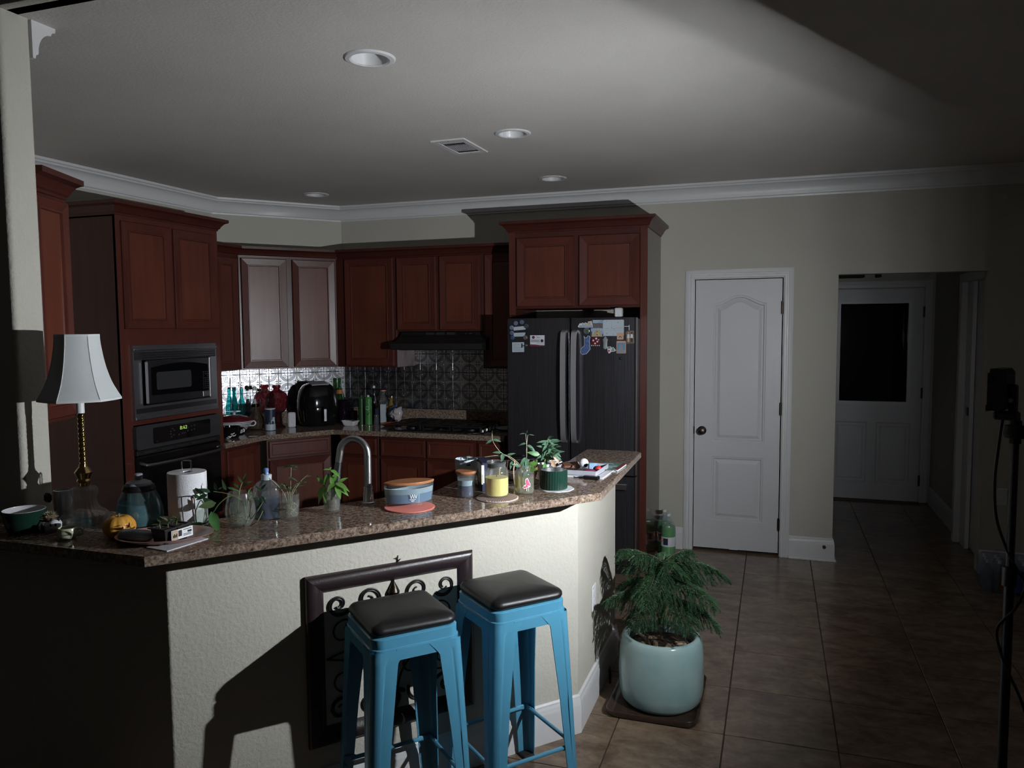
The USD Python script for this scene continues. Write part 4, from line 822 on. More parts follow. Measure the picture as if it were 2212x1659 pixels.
# ------------------------------------------------------------------ potted pine
PC = (-.463, -2.531)
tr = T('plant_tray', 'square dark brown glazed tray under the celadon pot', 'tray', (-.482, -2.480, 0), 0)
tp = lambda e, z: [(x, y, z) for x, y in list(rrect(-.195-e, .195+e, -.250-e, .250+e, .045+e, 6).exterior.coords)[:-1]]
part(tr, 'dish', rings([tp(-.03, .001), tp(-.008, .002), tp(.004, .018), tp(.006, .030), tp(.002, .035), tp(-.006, .033), tp(-.014, .022), tp(-.03, .018)]), 'tray_brown', smooth=50)
pt = T('plant_pot', 'large glossy celadon green ceramic pot with a wide rim', 'plant pot', (PC[0], PC[1], .019))
part(pt, 'body', lathe([(0, 0), (.140, 0), (.160, .006), (.178, .026), (.187, .070), (.190, .140), (.188, .220), (.183, .275), (.176, .300), (.168, .310), (.158, .312), (.149, .308), (.145, .298), (.148, .27), (.15, .20), (0, .20)], 56), 'pot_celadon', smooth=50)
top('potting_soil', 'dark soil and bark filling the celadon pot', 'soil', xf(lathe([(.1465, .258), (.10, .268), (.05, .272), (0, .274)], 28), (PC[0], PC[1], .019)), 'soil', kind='stuff')
rng = np.random.default_rng(5)
for k in range(7):
    a = rng.uniform(0, 2*PI); r = rng.uniform(.04, .11); m = bx(-.028, .028, -.012, .012, -.005, .006, .004); m.apply_transform(trimesh.transformations.rotation_matrix(rng.uniform(0, PI), [.2, .3, 1]))
    if k == 0: a, r = -2.4, .10
    top('bark_chip', 'pale bark chip lying on the soil in the celadon pot', 'bark chip', xf(m, (PC[0]+r*math.cos(a), PC[1]+r*math.sin(a), .292)), 'bark_chip', group='bark chips on the soil', smooth=False)
pine = T('potted_pine', 'young dark green pine with drooping feathery branches in celadon pot', 'plant', (PC[0], PC[1], .262))
part(pine, 'trunk', tube([(0, 0, -.02), (.004, .004, .15), (.002, .008, .30), (.006, .010, .40)], [.009, .007, .005, .002], 8), 'bark')
def needles(pts, r, per, rng, ln=.010):
    """short needles all round a twig: one thin triangle each"""
    pts = np.asarray(pts, float); seg = np.diff(pts, axis=0); L = np.linalg.norm(seg, axis=1); n = max(4, int(per*L.sum())); i = rng.choice(len(seg), n, p=L/L.sum())
    t = seg[i]/L[i][:, None]; u = np.cross(t, [.1, .3, 1.0]); u /= np.linalg.norm(u, axis=1, keepdims=True); w = np.cross(t, u); a = rng.uniform(0, 2*PI, n)[:, None]
    b = pts[i]+seg[i]*rng.uniform(0, 1, n)[:, None]; o_ = u*np.cos(a)+w*np.sin(a); tip = b+(o_*.85+t*.9)*ln*rng.uniform(.7, 1.2, n)[:, None]; q = np.cross(t, o_)*.0014
    return np.stack([b+q, b-q, tip], 1).reshape(-1, 3), np.arange(3*n).reshape(-1, 3)
def pine_branch(d, L, z0, rise, droop, rng):
    d = np.array([*d, 0.0]); d /= np.linalg.norm(d); side = np.array([-d[1], d[0], 0])
    s = np.linspace(0, 1, 14); ax = np.stack([d[0]*L*s, d[1]*L*s, z0+rise*s-droop*s**2.4], 1)+np.array([.004, .008, 0])
    br = part(pine, 'branch', tube(ax, np.linspace(.0035, .0012, 14), 5, n=1), 'bark'); V, F, k = [], [], 0
    def add(vf):
        nonlocal k
        V.append(vf[0]); F.append(vf[1]+k); k += len(vf[0])
    add(needles(ax[1:], .003, 1100, rng, .011))
    nb = int(L/.0080)
    for j in range(2, nb):
        q = j/nb; i = min(12, int(q*13)); b = ax[i]+(ax[i+1]-ax[i])*(q*13-i); ll = (.040+.085*math.sin(PI*min(1, q*.80+.20)))*rng.uniform(.8, 1.1)*(1.15-.45*q)
        for sg in (-1, 1):
            u = np.linspace(0, 1, 5)[:, None]; out = side*sg*rng.uniform(.55, .8)+d*rng.uniform(.45, .7)
            p = b+out*ll*u+np.array([0, 0, 1.0])*(-.75*ll*u**1.7+.08*ll*u)
            add(needles(p, .002, 1250, rng, .0095))
    m = usdkit.mesh(stage, numbered(br, 'needle_foliage'), (np.vstack(V), np.vstack(F)), MATS['needle'], smooth=False); setd(m.GetPrim(), kind='stuff')
for d, L, z, rise, dr in (((.30, .12), .30, .37, .09, .16), ((.24, -.10), .26, .31, .07, .15), ((-.20, .08), .23, .38, .10, .08), ((-.23, -.14), .27, .27, .04, .08), ((-.03, -.24), .27, .37, .06, .17), ((.20, -.02), .25, .22, .05, .16),
                          ((-.02, .22), .22, .36, .10, .10), ((.12, .2), .24, .30, .08, .12), ((-.22, .12), .24, .29, .03, .09), ((-.12, -.22), .22, .24, .02, .12), ((.14, -.20), .24, .26, .03, .14), ((.1, .05), .13, .39, .10, .05), ((-.08, -.06), .13, .39, .10, .05), ((.05, -.12), .15, .39, .09, .07)):
    pine_branch(d, L, z, rise, dr, rng)
rg2 = np.random.default_rng(3)
bag = ball(.065, (0, 0, 0), (.9, 1.1, 1.25), 3); v = bag.vertices; v += (meshkit.fbm(v*32+7, 3)[:, None]-.5)*.055; v[:, 2] = np.maximum(v[:, 2], -.075)
top('plastic_bag', 'crumpled black plastic bag on the floor behind the celadon pot', 'bag', trimesh.Trimesh(v, bag.faces, process=False), 'black_gloss', loc=(-.668, -2.120, .076), smooth=True)
top('plastic_clip', 'small pointed black plastic scrap leaning beside the bar baseboard', 'scrap', xf(bx(-.004, .004, -.012, .012, 0, .085, .002), rx=14), 'black_gloss', loc=(-.722, -2.400, .002), smooth=False)

# ------------------------------------------------------------------ drinks on the floor
def soda(label, loc, z0=0.0, label_mat='white_plastic'):
    t = T('soda_bottle', label, 'bottle', loc)
    part(t, 'shell', lathe([(0, 0), (.040, 0), (.052, .012), (.054, .08), (.052, .12), (.054, .16), (.055, .20), (.050, .235), (.034, .268), (.018, .288), (.0145, .296), (.0145, .312), (0, .312)], 24), 'water_pet')
    part(t, 'drink', lathe([(0, .004), (.049, .008), (.0515, .08), (.0515, .215), (.047, .232), (0, .232)], 20), 'liquid_green')
    part(t, 'label', lathe([(.0545, .085), (.0562, .087), (.0562, .155), (.0545, .157)], 24), label_mat); part(t, 'label_print', [xf(bx(-.018, .016, -.058, -.054, .10, .148, .001), rz=-12), ], 'label_blue', smooth=False); part(t, 'label_print', xf(bx(-.034, -.020, -.0555, -.046, .125, .145, .001), rz=-18), 'label_orange', smooth=False)
    part(t, 'cap', cyl(.0155, .306, .326, 16), 'white_plastic')
soda('green soda bottle with white label standing by the pantry door', (-.725, -.245, 0))
soda('second green soda bottle, half hidden at the cabinet end panel', (-.770, -.125, 0))
# shrink-wrapped water bottles by the right wall
pk = T('water_bottle_pack', 'shrink wrapped pack of water bottles on the floor at the right', 'water pack', (1.555, -.32, 0), -4)
wb_ = lathe([(0, 0), (.026, 0), (.030, .008), (.030, .13), (.027, .145), (.014, .178), (.0115, .182), (.0115, .20), (0, .20)], 12)
for i in range(8):
    for j in range(3): part(pk, 'bottle', xf(wb_, (-.23+i*.066, -.09+j*.066, .002)), 'water_pet')
    for j in range(3): part(pk, 'cap', xf(cyl(.0135, .188, .208, 10), (-.23+i*.066, -.09+j*.066, 0)), 'white_plastic')
part(pk, 'wrap', [bx(-.272, .272, -.131, .081, .0005, .222, .03)], 'film', smooth=False)
part(pk, 'printed_label', bx(-.10, .06, -.1335, -.1305, .02, .16, .001), 'wrap_blue', smooth=False); part(pk, 'printed_label', bx(-.165, -.115, -.1335, -.1305, .02, .15, .001), 'wrap_orange', smooth=False)
bxx = T('cardboard_box', 'dim open cardboard box in the dark lower left corner', 'box', (-2.02, -4.62, 0), 38)
part(bxx, 'side', [bx(-.25, .25, -.20, -.196, 0, .33), bx(-.25, .25, .196, .20, 0, .33), bx(-.25, -.246, -.2, .2, 0, .33), bx(.246, .25, -.2, .2, 0, .33), bx(-.25, .25, -.2, .2, 0, .004)], 'carton', smooth=False)
part(bxx, 'flap', xf(bx(-.24, .24, -.14, 0, -.002, .002), (0, -.20, .33), rx=40), 'carton', smooth=False)

# ------------------------------------------------------------------ things on the bar
def glass_shell(prof_out, t, base=.006):
    """a hollow glass from its outside profile (radius, height), open at the top"""
    o_ = [(r, z) for r, z in prof_out]; i_ = [(max(r-t, 0), max(z, base)) for r, z in prof_out if r > t]
    return lathe([(0, o_[0][1])]+o_+[(o_[-1][0]-t/2, o_[-1][1]+t*.4)]+i_[::-1]+[(0, i_[0][1])], 40)
def fill(prof_out, t, lvl, base=.007, g=.0004):
    r = lambda z: np.interp(z, [p[1] for p in prof_out], [p[0] for p in prof_out])-t-g
    zs = np.linspace(base, lvl, 9); return lathe([(0, base)]+[(r(z), z) for z in zs]+[(0, lvl)], 32)
# table lamp
LX, LY = -2.190, -4.000
t = T('table_lamp', 'unlit brass and cut glass lamp with white panelled bell shade', 'lamp', (LX, LY, BZ))
nf = 20; pr_ = [(.070, .0), (.074, .006), (.073, .024), (.062, .036), (.047, .046), (.038, .060), (.034, .078), (.036, .090), (.041, .098), (.041, .112), (.034, .120), (.024, .123)]
m = lathe([(0, 0)]+pr_+[(0, .123)], nf*4); v = m.vertices; a_ = np.arctan2(v[:, 1], v[:, 0]); rr_ = np.hypot(v[:, 0], v[:, 1]); k_ = 1+.035*np.cos(nf*a_)*(rr_ > .03); v[:, 0] *= k_; v[:, 1] *= k_
part(t, 'glass_foot', trimesh.Trimesh(v, m.faces, process=False), 'glass_cut', smooth=45, label='fluted clear glass foot')
part(t, 'brass_neck', lathe([(0, .1235), (.016, .1235), (.017, .135), (.022, .142), (.018, .148), (.023, .160), (.028, .170), (.020, .182), (.013, .190), (.012, .198), (0, .198)], 32), 'brass')
stem = lathe([(0, .198)]+[(.0105, z) for z in np.linspace(.1981, .369, 60)]+[(0, .3695)], 24); v = stem.vertices; a_ = np.arctan2(v[:, 1], v[:, 0]); rr_ = np.hypot(v[:, 0], v[:, 1]); k_ = 1+.09*np.cos(4*(a_-v[:, 2]*95)); ok = rr_ > .005; v[ok, 0] *= k_[ok]; v[ok, 1] *= k_[ok]
part(t, 'twisted_stem', trimesh.Trimesh(v, stem.faces, process=False), 'brass', smooth=60)
part(t, 'candle_sleeve', lathe([(0, .3695), (.0125, .3695), (.0125, .470), (0, .470)], 20), 'candle_white')
part(t, 'harp', [tube([(0, 0, .47), (.03, 0, .50), (.035, 0, .56), (.02, 0, .60), (0, 0, .615)], .0015, 6), tube([(0, 0, .47), (-.03, 0, .50), (-.035, 0, .56), (-.02, 0, .60), (0, 0, .615)], .0015, 6)], 'brass')
sp = [(.412, .123), (.420, .1215), (.440, .111), (.470, .0965), (.510, .0835), (.550, .0745), (.600, .0670), (.630, .0650)]
def shade_loop(z, r, off=0): return [((r+off)*math.cos(a), (r+off)*math.sin(a), z) for k in range(6) for a in [math.radians(-14+60*k)+math.radians(60)*q/8 for q in range(8)] for _ in [0]]
def shade_pt(z, r):
    pts = []
    for k in range(6):
        a0, a1 = math.radians(-14+60*k), math.radians(46+60*k); A, B = np.array([math.cos(a0), math.sin(a0)]), np.array([math.cos(a1), math.sin(a1)])
        for q in range(8):
            u = q/8; c = (A*(1-u)+B*u); bul = 1+.055*math.sin(PI*u); pts.append((*(c*r*bul), z))
    return pts
outer = [shade_pt(z, r) for z, r in sp]; inn = [[(x*(1-.0022/r), y*(1-.0022/r), z) for x, y, z in shade_pt(z, r)] for z, r in sp]
part(t, 'shade', ring_open(outer+inn[::-1]+[outer[0]]), 'shade_cloth', smooth=25, label='white cloth six panel bell shade')
for z, r, h in ((.4125, .1235, .008), (.624, .066, .008)): part(t, 'shade_binding', ring_open([shade_pt(z, r), shade_pt(z, r+.0018), shade_pt(z+h, r+.0012), shade_pt(z+h, r-.001)]), 'shade_trim', smooth=25)
seams = []
for k in range(6):
    a = math.radians(-14+60*k); seams.append(tube([((r+.0006)*math.cos(a), (r+.0006)*math.sin(a), z) for z, r in sp], .0013, 6))
part(t, 'shade_seam', seams, 'shade_trim')
top('wooden_tray', 'thin brown wooden tray under lamp and cup at the bar left end', 'tray', ext(rrect(-.13, .15, -.10, .10, .02), .010), 'leather_brown', loc=(-2.215, -4.020, BZ-.0105), smooth=False) if False else None
# left end clutter
t = T('green_pot', 'dark green glazed pot with white inside at the far left', 'pot', (-2.275, -4.155, BZ)); m = lathe([(0, 0), (.042, 0), (.050, .010), (.058, .04), (.064, .068), (.064, .072), (.060, .072), (.054, .045), (.045, .014), (0, .012)], 36); part(t, 'body', m, 'glaze_green'); part(t, 'lining', lathe([(0, .0125), (.0445, .0145), (.0538, .045), (.0602, .0735), (.0612, .0735), (.0605, .0725), (0, .013)], 36), 'glaze_white', label='white glazed inside')
for i, (x, y, z) in enumerate(((-2.226, -4.117, 1.118), (-2.222, -4.114, 1.111), (-2.226, -4.117, 1.101))):
    f = T('white_flower', ('topmost', 'middle', 'lowest')[i]+' of three tiny white flowers before the dark green pot', 'flower', (x, y, z), group='tiny white flowers by the green pot')
    part(f, 'petals', [ball(.0042, (.0045*math.cos(k*PI/2.5), -.002, .0045*math.sin(k*PI/2.5)), (1, .5, 1), 1) for k in range(5)], 'glaze_white'); part(f, 'centre', ball(.0022, (0, -.005, 0), (1, 1, 1), 1), 'ink_black')
t = T('panda_planter', 'small white panda shaped planter with black patches', 'planter', (-2.205, -4.122, BZ))
part(t, 'body', lathe([(0, 0), (.026, 0), (.033, .010), (.034, .024), (.028, .034), (.024, .034), (.022, .026), (0, .024)], 28), 'glaze_white'); part(t, 'head', ball(.019, (.030, -.010, .024), (1, 1, .92)), 'glaze_white')
part(t, 'ear', [ball(.0055, (.026, -.016, .042), (1, .7, 1), 1), ball(.0055, (.040, -.002, .041), (1, .7, 1), 1)], 'ink_black'); part(t, 'arm', [tube([(.008, -.034, .030), (.012, -.038, .018), (.010, -.036, .004)], .005, 8), tube([(-.018, -.030, .028), (-.024, -.028, .014), (-.022, -.028, .004)], .005, 8)], 'ink_black'); part(t, 'eye_patch', [ball(.0045, (.034, -.027, .027), (1, .5, 1.2), 1), ball(.0045, (.046, -.019, .027), (1, .6, 1.2), 1)], 'ink_black')
rg = np.random.default_rng(8); V = []
for k in range(110):
    th_, ph = rg.uniform(0, 2*PI), math.acos(rg.uniform(-.1, 1)); d = np.array([math.sin(ph)*math.cos(th_), math.sin(ph)*math.sin(th_), math.cos(ph)]); V.append(aim(xf(trimesh.creation.cone(.0009, .011, sections=3), ry=90), d*.017, d))
t = T('cactus', 'spiny brown round cactus growing in the panda planter', 'cactus', (-2.207, -4.122, BZ+.042)); part(t, 'body', ball(.0185, (0, 0, 0), (1, 1, .9)), 'cactus_brown'); part(t, 'spines', V, 'stem_pale', smooth=False, kind='stuff')
t = T('steel_tumbler', 'brushed steel mug with black handle beside the lamp', 'mug', (-2.312, -3.976, BZ)); part(t, 'cup', lathe([(0, 0), (.027, 0), (.029, .006), (.030, .098), (.028, .099), (.027, .09), (.026, .01), (0, .008)], 36), 'steel_handle'); part(t, 'handle', bx(-.062, -.030, -.03, -.012, .055, .088, .008), 'black_plastic', smooth=False)
t = T('creamer', 'tiny cream and green glazed jug with a loop handle', 'jug', (-2.068, -4.178, BZ), 25); part(t, 'body', lathe([(0, 0), (.020, 0), (.028, .010), (.030, .022), (.027, .034), (.025, .036), (.0235, .034), (.026, .02), (0, .006)], 30), 'glaze_cream'); part(t, 'handle', tube([(.025, 0, .031), (.042, 0, .030), (.045, 0, .018), (.030, 0, .010)], .0045, 8), 'glaze_cream')
t = T('small_pumpkin', 'small orange ribbed pumpkin next to the glass teapot', 'pumpkin', (-1.930, -4.112, BZ)); m = ball(.0485, (0, 0, .036), (1, 1, .80), 4); v = m.vertices; a_ = np.arctan2(v[:, 1], v[:, 0]); rr_ = np.hypot(v[:, 0], v[:, 1]); k_ = 1-.055*np.abs(np.sin(5*a_))**6-.0*rr_; v[:, 0] *= k_; v[:, 1] *= k_; v[:, 2] -= .010*np.exp(-(rr_/.016)**2)*np.sign(v[:, 2]-.036); v[:, 2] -= v[:, 2].min(); part(t, 'flesh', trimesh.Trimesh(v, m.faces, process=False), 'pumpkin', smooth=True); part(t, 'stalk', lathe([(0, .058), (.006, .060), (.003, .068), (.0035, .074), (0, .075)], 10), 'stem_dry')
t = T('glass_teapot', 'glass teapot with steel infuser, pale blue water and black band', 'teapot', (-1.985, -3.972, BZ)); TP = [(.052, 0), (.066, .006), (.073, .030), (.071, .060), (.063, .090), (.052, .112), (.046, .122)]
part(t, 'glass_body', glass_shell(TP, .0022), 'glass_jar_teal', smooth=60); part(t, 'water', fill(TP, .0022, .075), 'water_blue', smooth=60); part(t, 'infuser', lathe([(0, .045), (.022, .047), (.031, .058), (.034, .085), (.034, .116), (.0325, .116), (.030, .06), (0, .047)], 32), 'steel'); part(t, 'collar', lathe([(.046, .1225), (.050, .116), (.0515, .122), (.047, .134), (.043, .136), (.043, .1225), (.046, .1225)], 36), 'black_plastic')
part(t, 'lid', lathe([(0, .136), (.042, .136), (.038, .143), (.022, .150), (.012, .152), (.0125, .164), (.014, .168), (.010, .172), (0, .172)], 32), 'grey_plastic')
t = T('paper_towel_roll', 'white embossed paper towel roll standing on a wire holder', 'paper towel', (-1.829, -3.925, BZ))
m = lathe([(.019, .010), (.060, .010), (.061, .014), (.061, .174), (.060, .178), (.019, .178), (.019, .010)], 60)
part(t, 'roll', m, 'paper_white', smooth=40)
hd = T('towel_holder', 'chrome wire paper towel holder with a square top loop', 'holder', (-1.829, -3.925, BZ), 0)
part(hd, 'base_ring', trimesh.creation.torus(.064, .0025, 40, 8).apply_translation([0, 0, .003]), 'chrome')
vx = np.array([.947, .322]); w2 = lambda s, z: (vx[0]*s, vx[1]*s, z)
part(hd, 'top_loop', tube([w2(-.015, .12), w2(-.015, .2), w2(-.013, .214), w2(0, .2155), w2(.013, .214), w2(.015, .2), w2(.015, .12)], .0022, 8, n=3), 'chrome'); part(hd, 'base_bar', tube([w2(-.064, .004), w2(.064, .004)], .0025, 8, smooth=False), 'chrome')
q = lambda s, d, z: (vx[0]*s+.322*d, vx[1]*s-.947*d, z)
part(hd, 'side_arm', [tube([q(.012, .064, .003), q(.010, .0650, .05), q(.008, .0655, .10), q(.012, .0650, .108), q(.038, .0560, .108), q(.042, .0520, .10), q(.044, .0500, .05), q(.046, .0470, .003)], .002, 8, n=4)], 'chrome')
top('envelope', 'thin white envelope sticking out from under the pink plate', 'envelope', xf(bx(-.075, .075, -.045, .045, 0, .0025), rz=82), 'card_white', loc=(-1.700, -4.118, BZ), smooth=False)
t = T('pink_plate', 'oval matte pink plate carrying a seedling tray and grey case', 'plate', (-1.765, -4.098, BZ+.0028), 27); m = lathe([(0, 0), (.09, 0), (.105, .003), (.122, .010), (.138, .0155), (.140, .018), (.136, .0185), (.120, .0135), (.10, .006), (0, .004)], 64); m.apply_scale([1.02, .72, 1]); part(t, 'dish', m, 'plate_pink', smooth=50)
gc = [(x, y, z) for x, y, z in []]
m = cat([ball(.021, (s*.030, 0, .021), (1, 1, 1), 3) for s in (-1, 1)]); m = trimesh.convex.convex_hull(m.vertices); m.apply_scale([1.12, 1.05, .85])
t = T('glasses_case', 'grey rounded glasses case lying on the front of the pink plate', 'case', (-1.818, -4.160, BZ+.0085), 8); part(t, 'shell', m, 'case_grey', smooth=True); part(t, 'seam', ext(sbox(-.034, -.0, .034, .0005).buffer(.0222).difference(sbox(-.034, -.0, .034, .0005).buffer(.0212)), .0008, .0175), 'panel_grey')
SX, SY = -1.722, -4.122
t = T('seedling_tray', 'black plastic seedling cell pack with white printed label', 'seedling tray', (SX, SY, BZ+.0075), 84)
def cell(x0, x1, y0, y1):
    L = lambda i, z: [(x0+i, y0+i, z), (x1-i, y0+i, z), (x1-i, y1-i, z), (x0+i, y1-i, z)]
    return rings([L(.007, 0), L(0, .046), L(.0015, .0475), L(.002, .038)])
part(t, 'cell', cell(-.046, -.001, -.030, .030), 'black_plastic', smooth=False); part(t, 'cell', cell(.001, .046, -.030, .030), 'black_plastic', smooth=False); part(t, 'rim', ext(sbox(-.052, -.036, .052, .036).difference(unary_union([sbox(-.044, -.028, -.003, .028), sbox(.003, -.028, .044, .028)])), .003, .045), 'black_plastic', smooth=False)
lb = T('plant_label', 'white and tan printed label stuck on the seedling tray', 'label', (SX, SY, BZ+.0075), 84); part(lb, 'card', xf(bx(-.030, .050, -.0012, 0, .010, .040), (0, -.0368, 0), rx=0), 'white_print', smooth=False); part(lb, 'tan_panel', bx(-.028, -.006, -.0390, -.0378, .011, .039), 'paper_tan', smooth=False)
part(lb, 'print', [bx(-.025+k*.004, -.022+k*.004, -.0396, -.0388, .018, .026+.003*(k % 2)) for k in range(4)]+[bx(-.004, .008, -.0389, -.0378, .018, .036)]+[bx(.014, .044, -.0389, -.0378, z, z+.0016) for z in (.016, .020, .034)]+[bx(.030, .045, -.0389, -.0378, .024, .030)], 'panel_grey', smooth=False)
def sprig(name, label, base, stems, leaves, mat, stem_mat='stem_green', stem_r=.0016, cat_='plant', leaf_name='leaf', grow=1.25):
    """stems: lists of points; leaves: (position, direction, length, width, up, curl) all relative to base"""
    t = T(name, label, cat_, base)
    for s in stems: part(t, 'stem', tube(s, np.linspace(stem_r, stem_r*.6, 6), 6, n=4), stem_mat)
    for L in leaves:
        p, d, l, w = L[:4]; l, w = l*grow, w*grow; up = L[4] if len(L) > 4 else (0, -.5, 1); cu = L[5] if len(L) > 5 else .25; mm = L[6] if len(L) > 6 else mat
        part(t, leaf_name, aim(leaf(l, w, .22, cu*1.0), p, d, up), mm, smooth=50)
    return t
rg = np.random.default_rng(21); ca, sa = math.cos(math.radians(84)), math.sin(math.radians(84)); lv, st_ = [], []
for k in range(5):
    x = -.034+.017*k+rg.uniform(-.003, .003); y = rg.uniform(-.014, .014); X, Y = x*ca-y*sa, x*sa+y*ca; h = rg.uniform(.012, .026)
    st_.append([(X, Y, -.006), (X+rg.uniform(-.004, .004), Y, h*.5), (X+rg.uniform(-.006, .006), Y-.002, h)])
    for j in range(5): a = rg.uniform(0, 2*PI); lv.append(((X, Y-.001, h*rg.uniform(.3, 1)), (math.cos(a), math.sin(a), rg.uniform(.3, 1.2)), rg.uniform(.014, .022), rg.uniform(.005, .0075)))
sprig('seedlings', 'small pale succulent seedlings sprouting from the black tray', (SX, SY, BZ+.0075+.046), st_, lv, 'leaf_succ')
top('potting_soil', 'dark potting soil filling the seedling tray cells', 'soil', xf(cat([bx(-.043, -.003, -.027, .027, .036, .0435, .003), bx(.003, .043, -.027, .027, .036, .0435, .003)]), rz=84), 'soil', loc=(SX, SY, BZ+.0095), kind='stuff', smooth=False)
# stemless glass with cuttings
GX, GY = -1.647, -3.893; SG = [(.020, 0), (.030, .003), (.043, .022), (.0485, .045), (.047, .070), (.041, .098), (.038, .114)]
t = T('stemless_glass', 'round stemless wine glass of water holding pothos cuttings', 'glass', (GX, GY, BZ)); part(t, 'bowl', glass_shell(SG, .0014, .004), 'glass', smooth=60); part(t, 'water', fill(SG, .0014, .074, .005), 'water', smooth=60)
e1 = vx; P3 = lambda s, d, z: (e1[0]*s+.322*d, e1[1]*s-.947*d, z)     # s to the right and d towards the viewer
D3 = P3
sprig('pothos_cuttings', 'trailing pothos and ivy cuttings reaching left from the stemless glass', (GX, GY, BZ),
    [[P3(.022, 0, .012), P3(.016, .010, .075), P3(-.002, .012, .100), P3(-.038, .012, .112), P3(-.080, .014, .120)], [P3(.018, 0, .02), P3(.010, .012, .082), P3(-.020, .020, .106), P3(-.055, .026, .085), P3(-.076, .030, .056), P3(-.100, .034, .030), P3(-.118, .034, .012)],
     [P3(-.010, .004, .02), P3(-.004, -.006, .110), P3(.006, -.010, .145)], [P3(.010, 0, .02), P3(.028, -.006, .118), P3(.062, -.006, .128)], [P3(.018, .008, .015), P3(.030, .0, .09), P3(.052, .004, .112)], [P3(.03, .01, .02), P3(.06, .03, .05), P3(.090, .02, .100)], [P3(.045, .03, .010), P3(.070, .04, .03), P3(.085, .034, .06)]],
    [(P3(-.084, .030, .058), D3(.40, .35, -.75), .062, .028, D3(.2, 1, .4), .15), (P3(-.072, .028, .075), D3(-.5, .2, .45), .040, .018, D3(0, 1, .3), .1, 'leaf_dark'), (P3(-.066, .030, .086), D3(-.62, .3, -.1), .045, .021, D3(.1, 1, .3), .1, 'leaf_dry' if False else 'leaf_succ'), (P3(-.110, .034, .022), D3(-.55, .2, -.1), .040, .014, D3(.6, .6, -.3), .3, 'leaf_dark'),
     (P3(-.116, .034, .016), D3(.15, .2, -.5), .030, .012, D3(1, .5, .2), .1, 'leaf_dark'), (P3(-.100, .014, .110), D3(-.9, .2, -.35), .034, .013, D3(.2, .9, .5), .2, 'leaf_dark'), (P3(-.090, .014, .118), D3(-.6, .3, .3), .030, .011, D3(0, .9, .5), .2, 'leaf_dark'), (P3(-.112, .016, .112), D3(-.7, .1, .55), .030, .010, D3(0, .9, .4), .2, 'leaf_dark'),
     (P3(-.070, .012, .122), D3(-.4, -.2, .9), .024, .009, D3(0, 1, 0), .2, 'leaf_dark'), (P3(-.125, .016, .104), D3(-.8, .3, .1), .028, .010, D3(0, 1, .2), .2, 'leaf_dark'), (P3(-.040, .010, .122), D3(-.3, .2, .9), .030, .009, D3(.2, 1, 0), .4, 'leaf_mint'), (P3(-.036, .010, .132), D3(.75, .1, -.15), .032, .007, D3(0, .9, .5), .5, 'leaf_mint'), (P3(-.042, .010, .134), D3(-.75, .1, -.1), .022, .006, D3(0, .9, .5), .5, 'leaf_mint')]
    +[(P3(.004+dx, -.010, .115+dz), D3(ax, .2, az), .024, .007, D3(0, 1, .3), .3, 'leaf_mint') for dx, dz, ax, az in ((-.006, .0, -.8, .3), (-.002, .010, -.7, .5), (.002, .016, .7, .5), (.004, .026, -.5, .8), (.006, .032, .3, .9), (.006, .024, .8, .3), (.014, .005, .7, -.4), (.020, .000, .4, -.6))]
    +[(P3(.078, .022, .075+dz), D3(ax, .4, az), .022, .008, D3(0, 1, .3), .3, 'leaf_dark') for dz, ax, az in ((.010, -.6, -.6), (.03, .5, -.7), (.045, -.4, .6), (.02, -.7, .2), (.052, .5, .6), (-.01, .4, -.8))], 'leaf_pothos', stem_mat='stem_green', stem_r=.0021)
rgr = np.random.default_rng(4)
part('/World/pothos_cuttings', 'roots', [tube([(rgr.uniform(-.008, .012), rgr.uniform(-.01, .01), .05)]+[(rgr.uniform(-.034, .034), rgr.uniform(-.03, .03), z) for z in (.035, .024, .014)], .0007, 4, n=3) for _ in range(16)], 'stem_pale', kind='stuff')
# dish soap bottle
t = T('soap_bottle', 'clear bottle of dark blue dish soap with light blue push cap', 'bottle', (-1.632, -3.772, BZ)); m = lathe([(0, 0), (.040, 0), (.043, .004), (.041, .03), (.040, .055), (.043, .075), (.044, .095), (.040, .112), (.030, .125), (.018, .132), (.0165, .136), (0, .136)], 32); m.apply_scale([1.05, .72, 1]); m = xf(m, rz=19); part(t, 'shell', m, 'water_pet', smooth=60)
m = lathe([(0, .003), (.0395, .004), (.0385, .03), (.0378, .055), (.0400, .072), (0, .072)], 30); m.apply_scale([1.02, .69, 1]); part(t, 'soap', xf(m, rz=19), 'soap_blue', smooth=60); part(t, 'collar', lathe([(0, .134), (.0175, .134), (.0180, .150), (.0155, .152), (0, .152)], 24), 'label_pale'); part(t, 'spout_cap', lathe([(0, .152), (.0085, .152), (.0068, .160), (.0085, .163), (.0085, .170), (.006, .173), (0, .173)], 18), 'cap_blue')
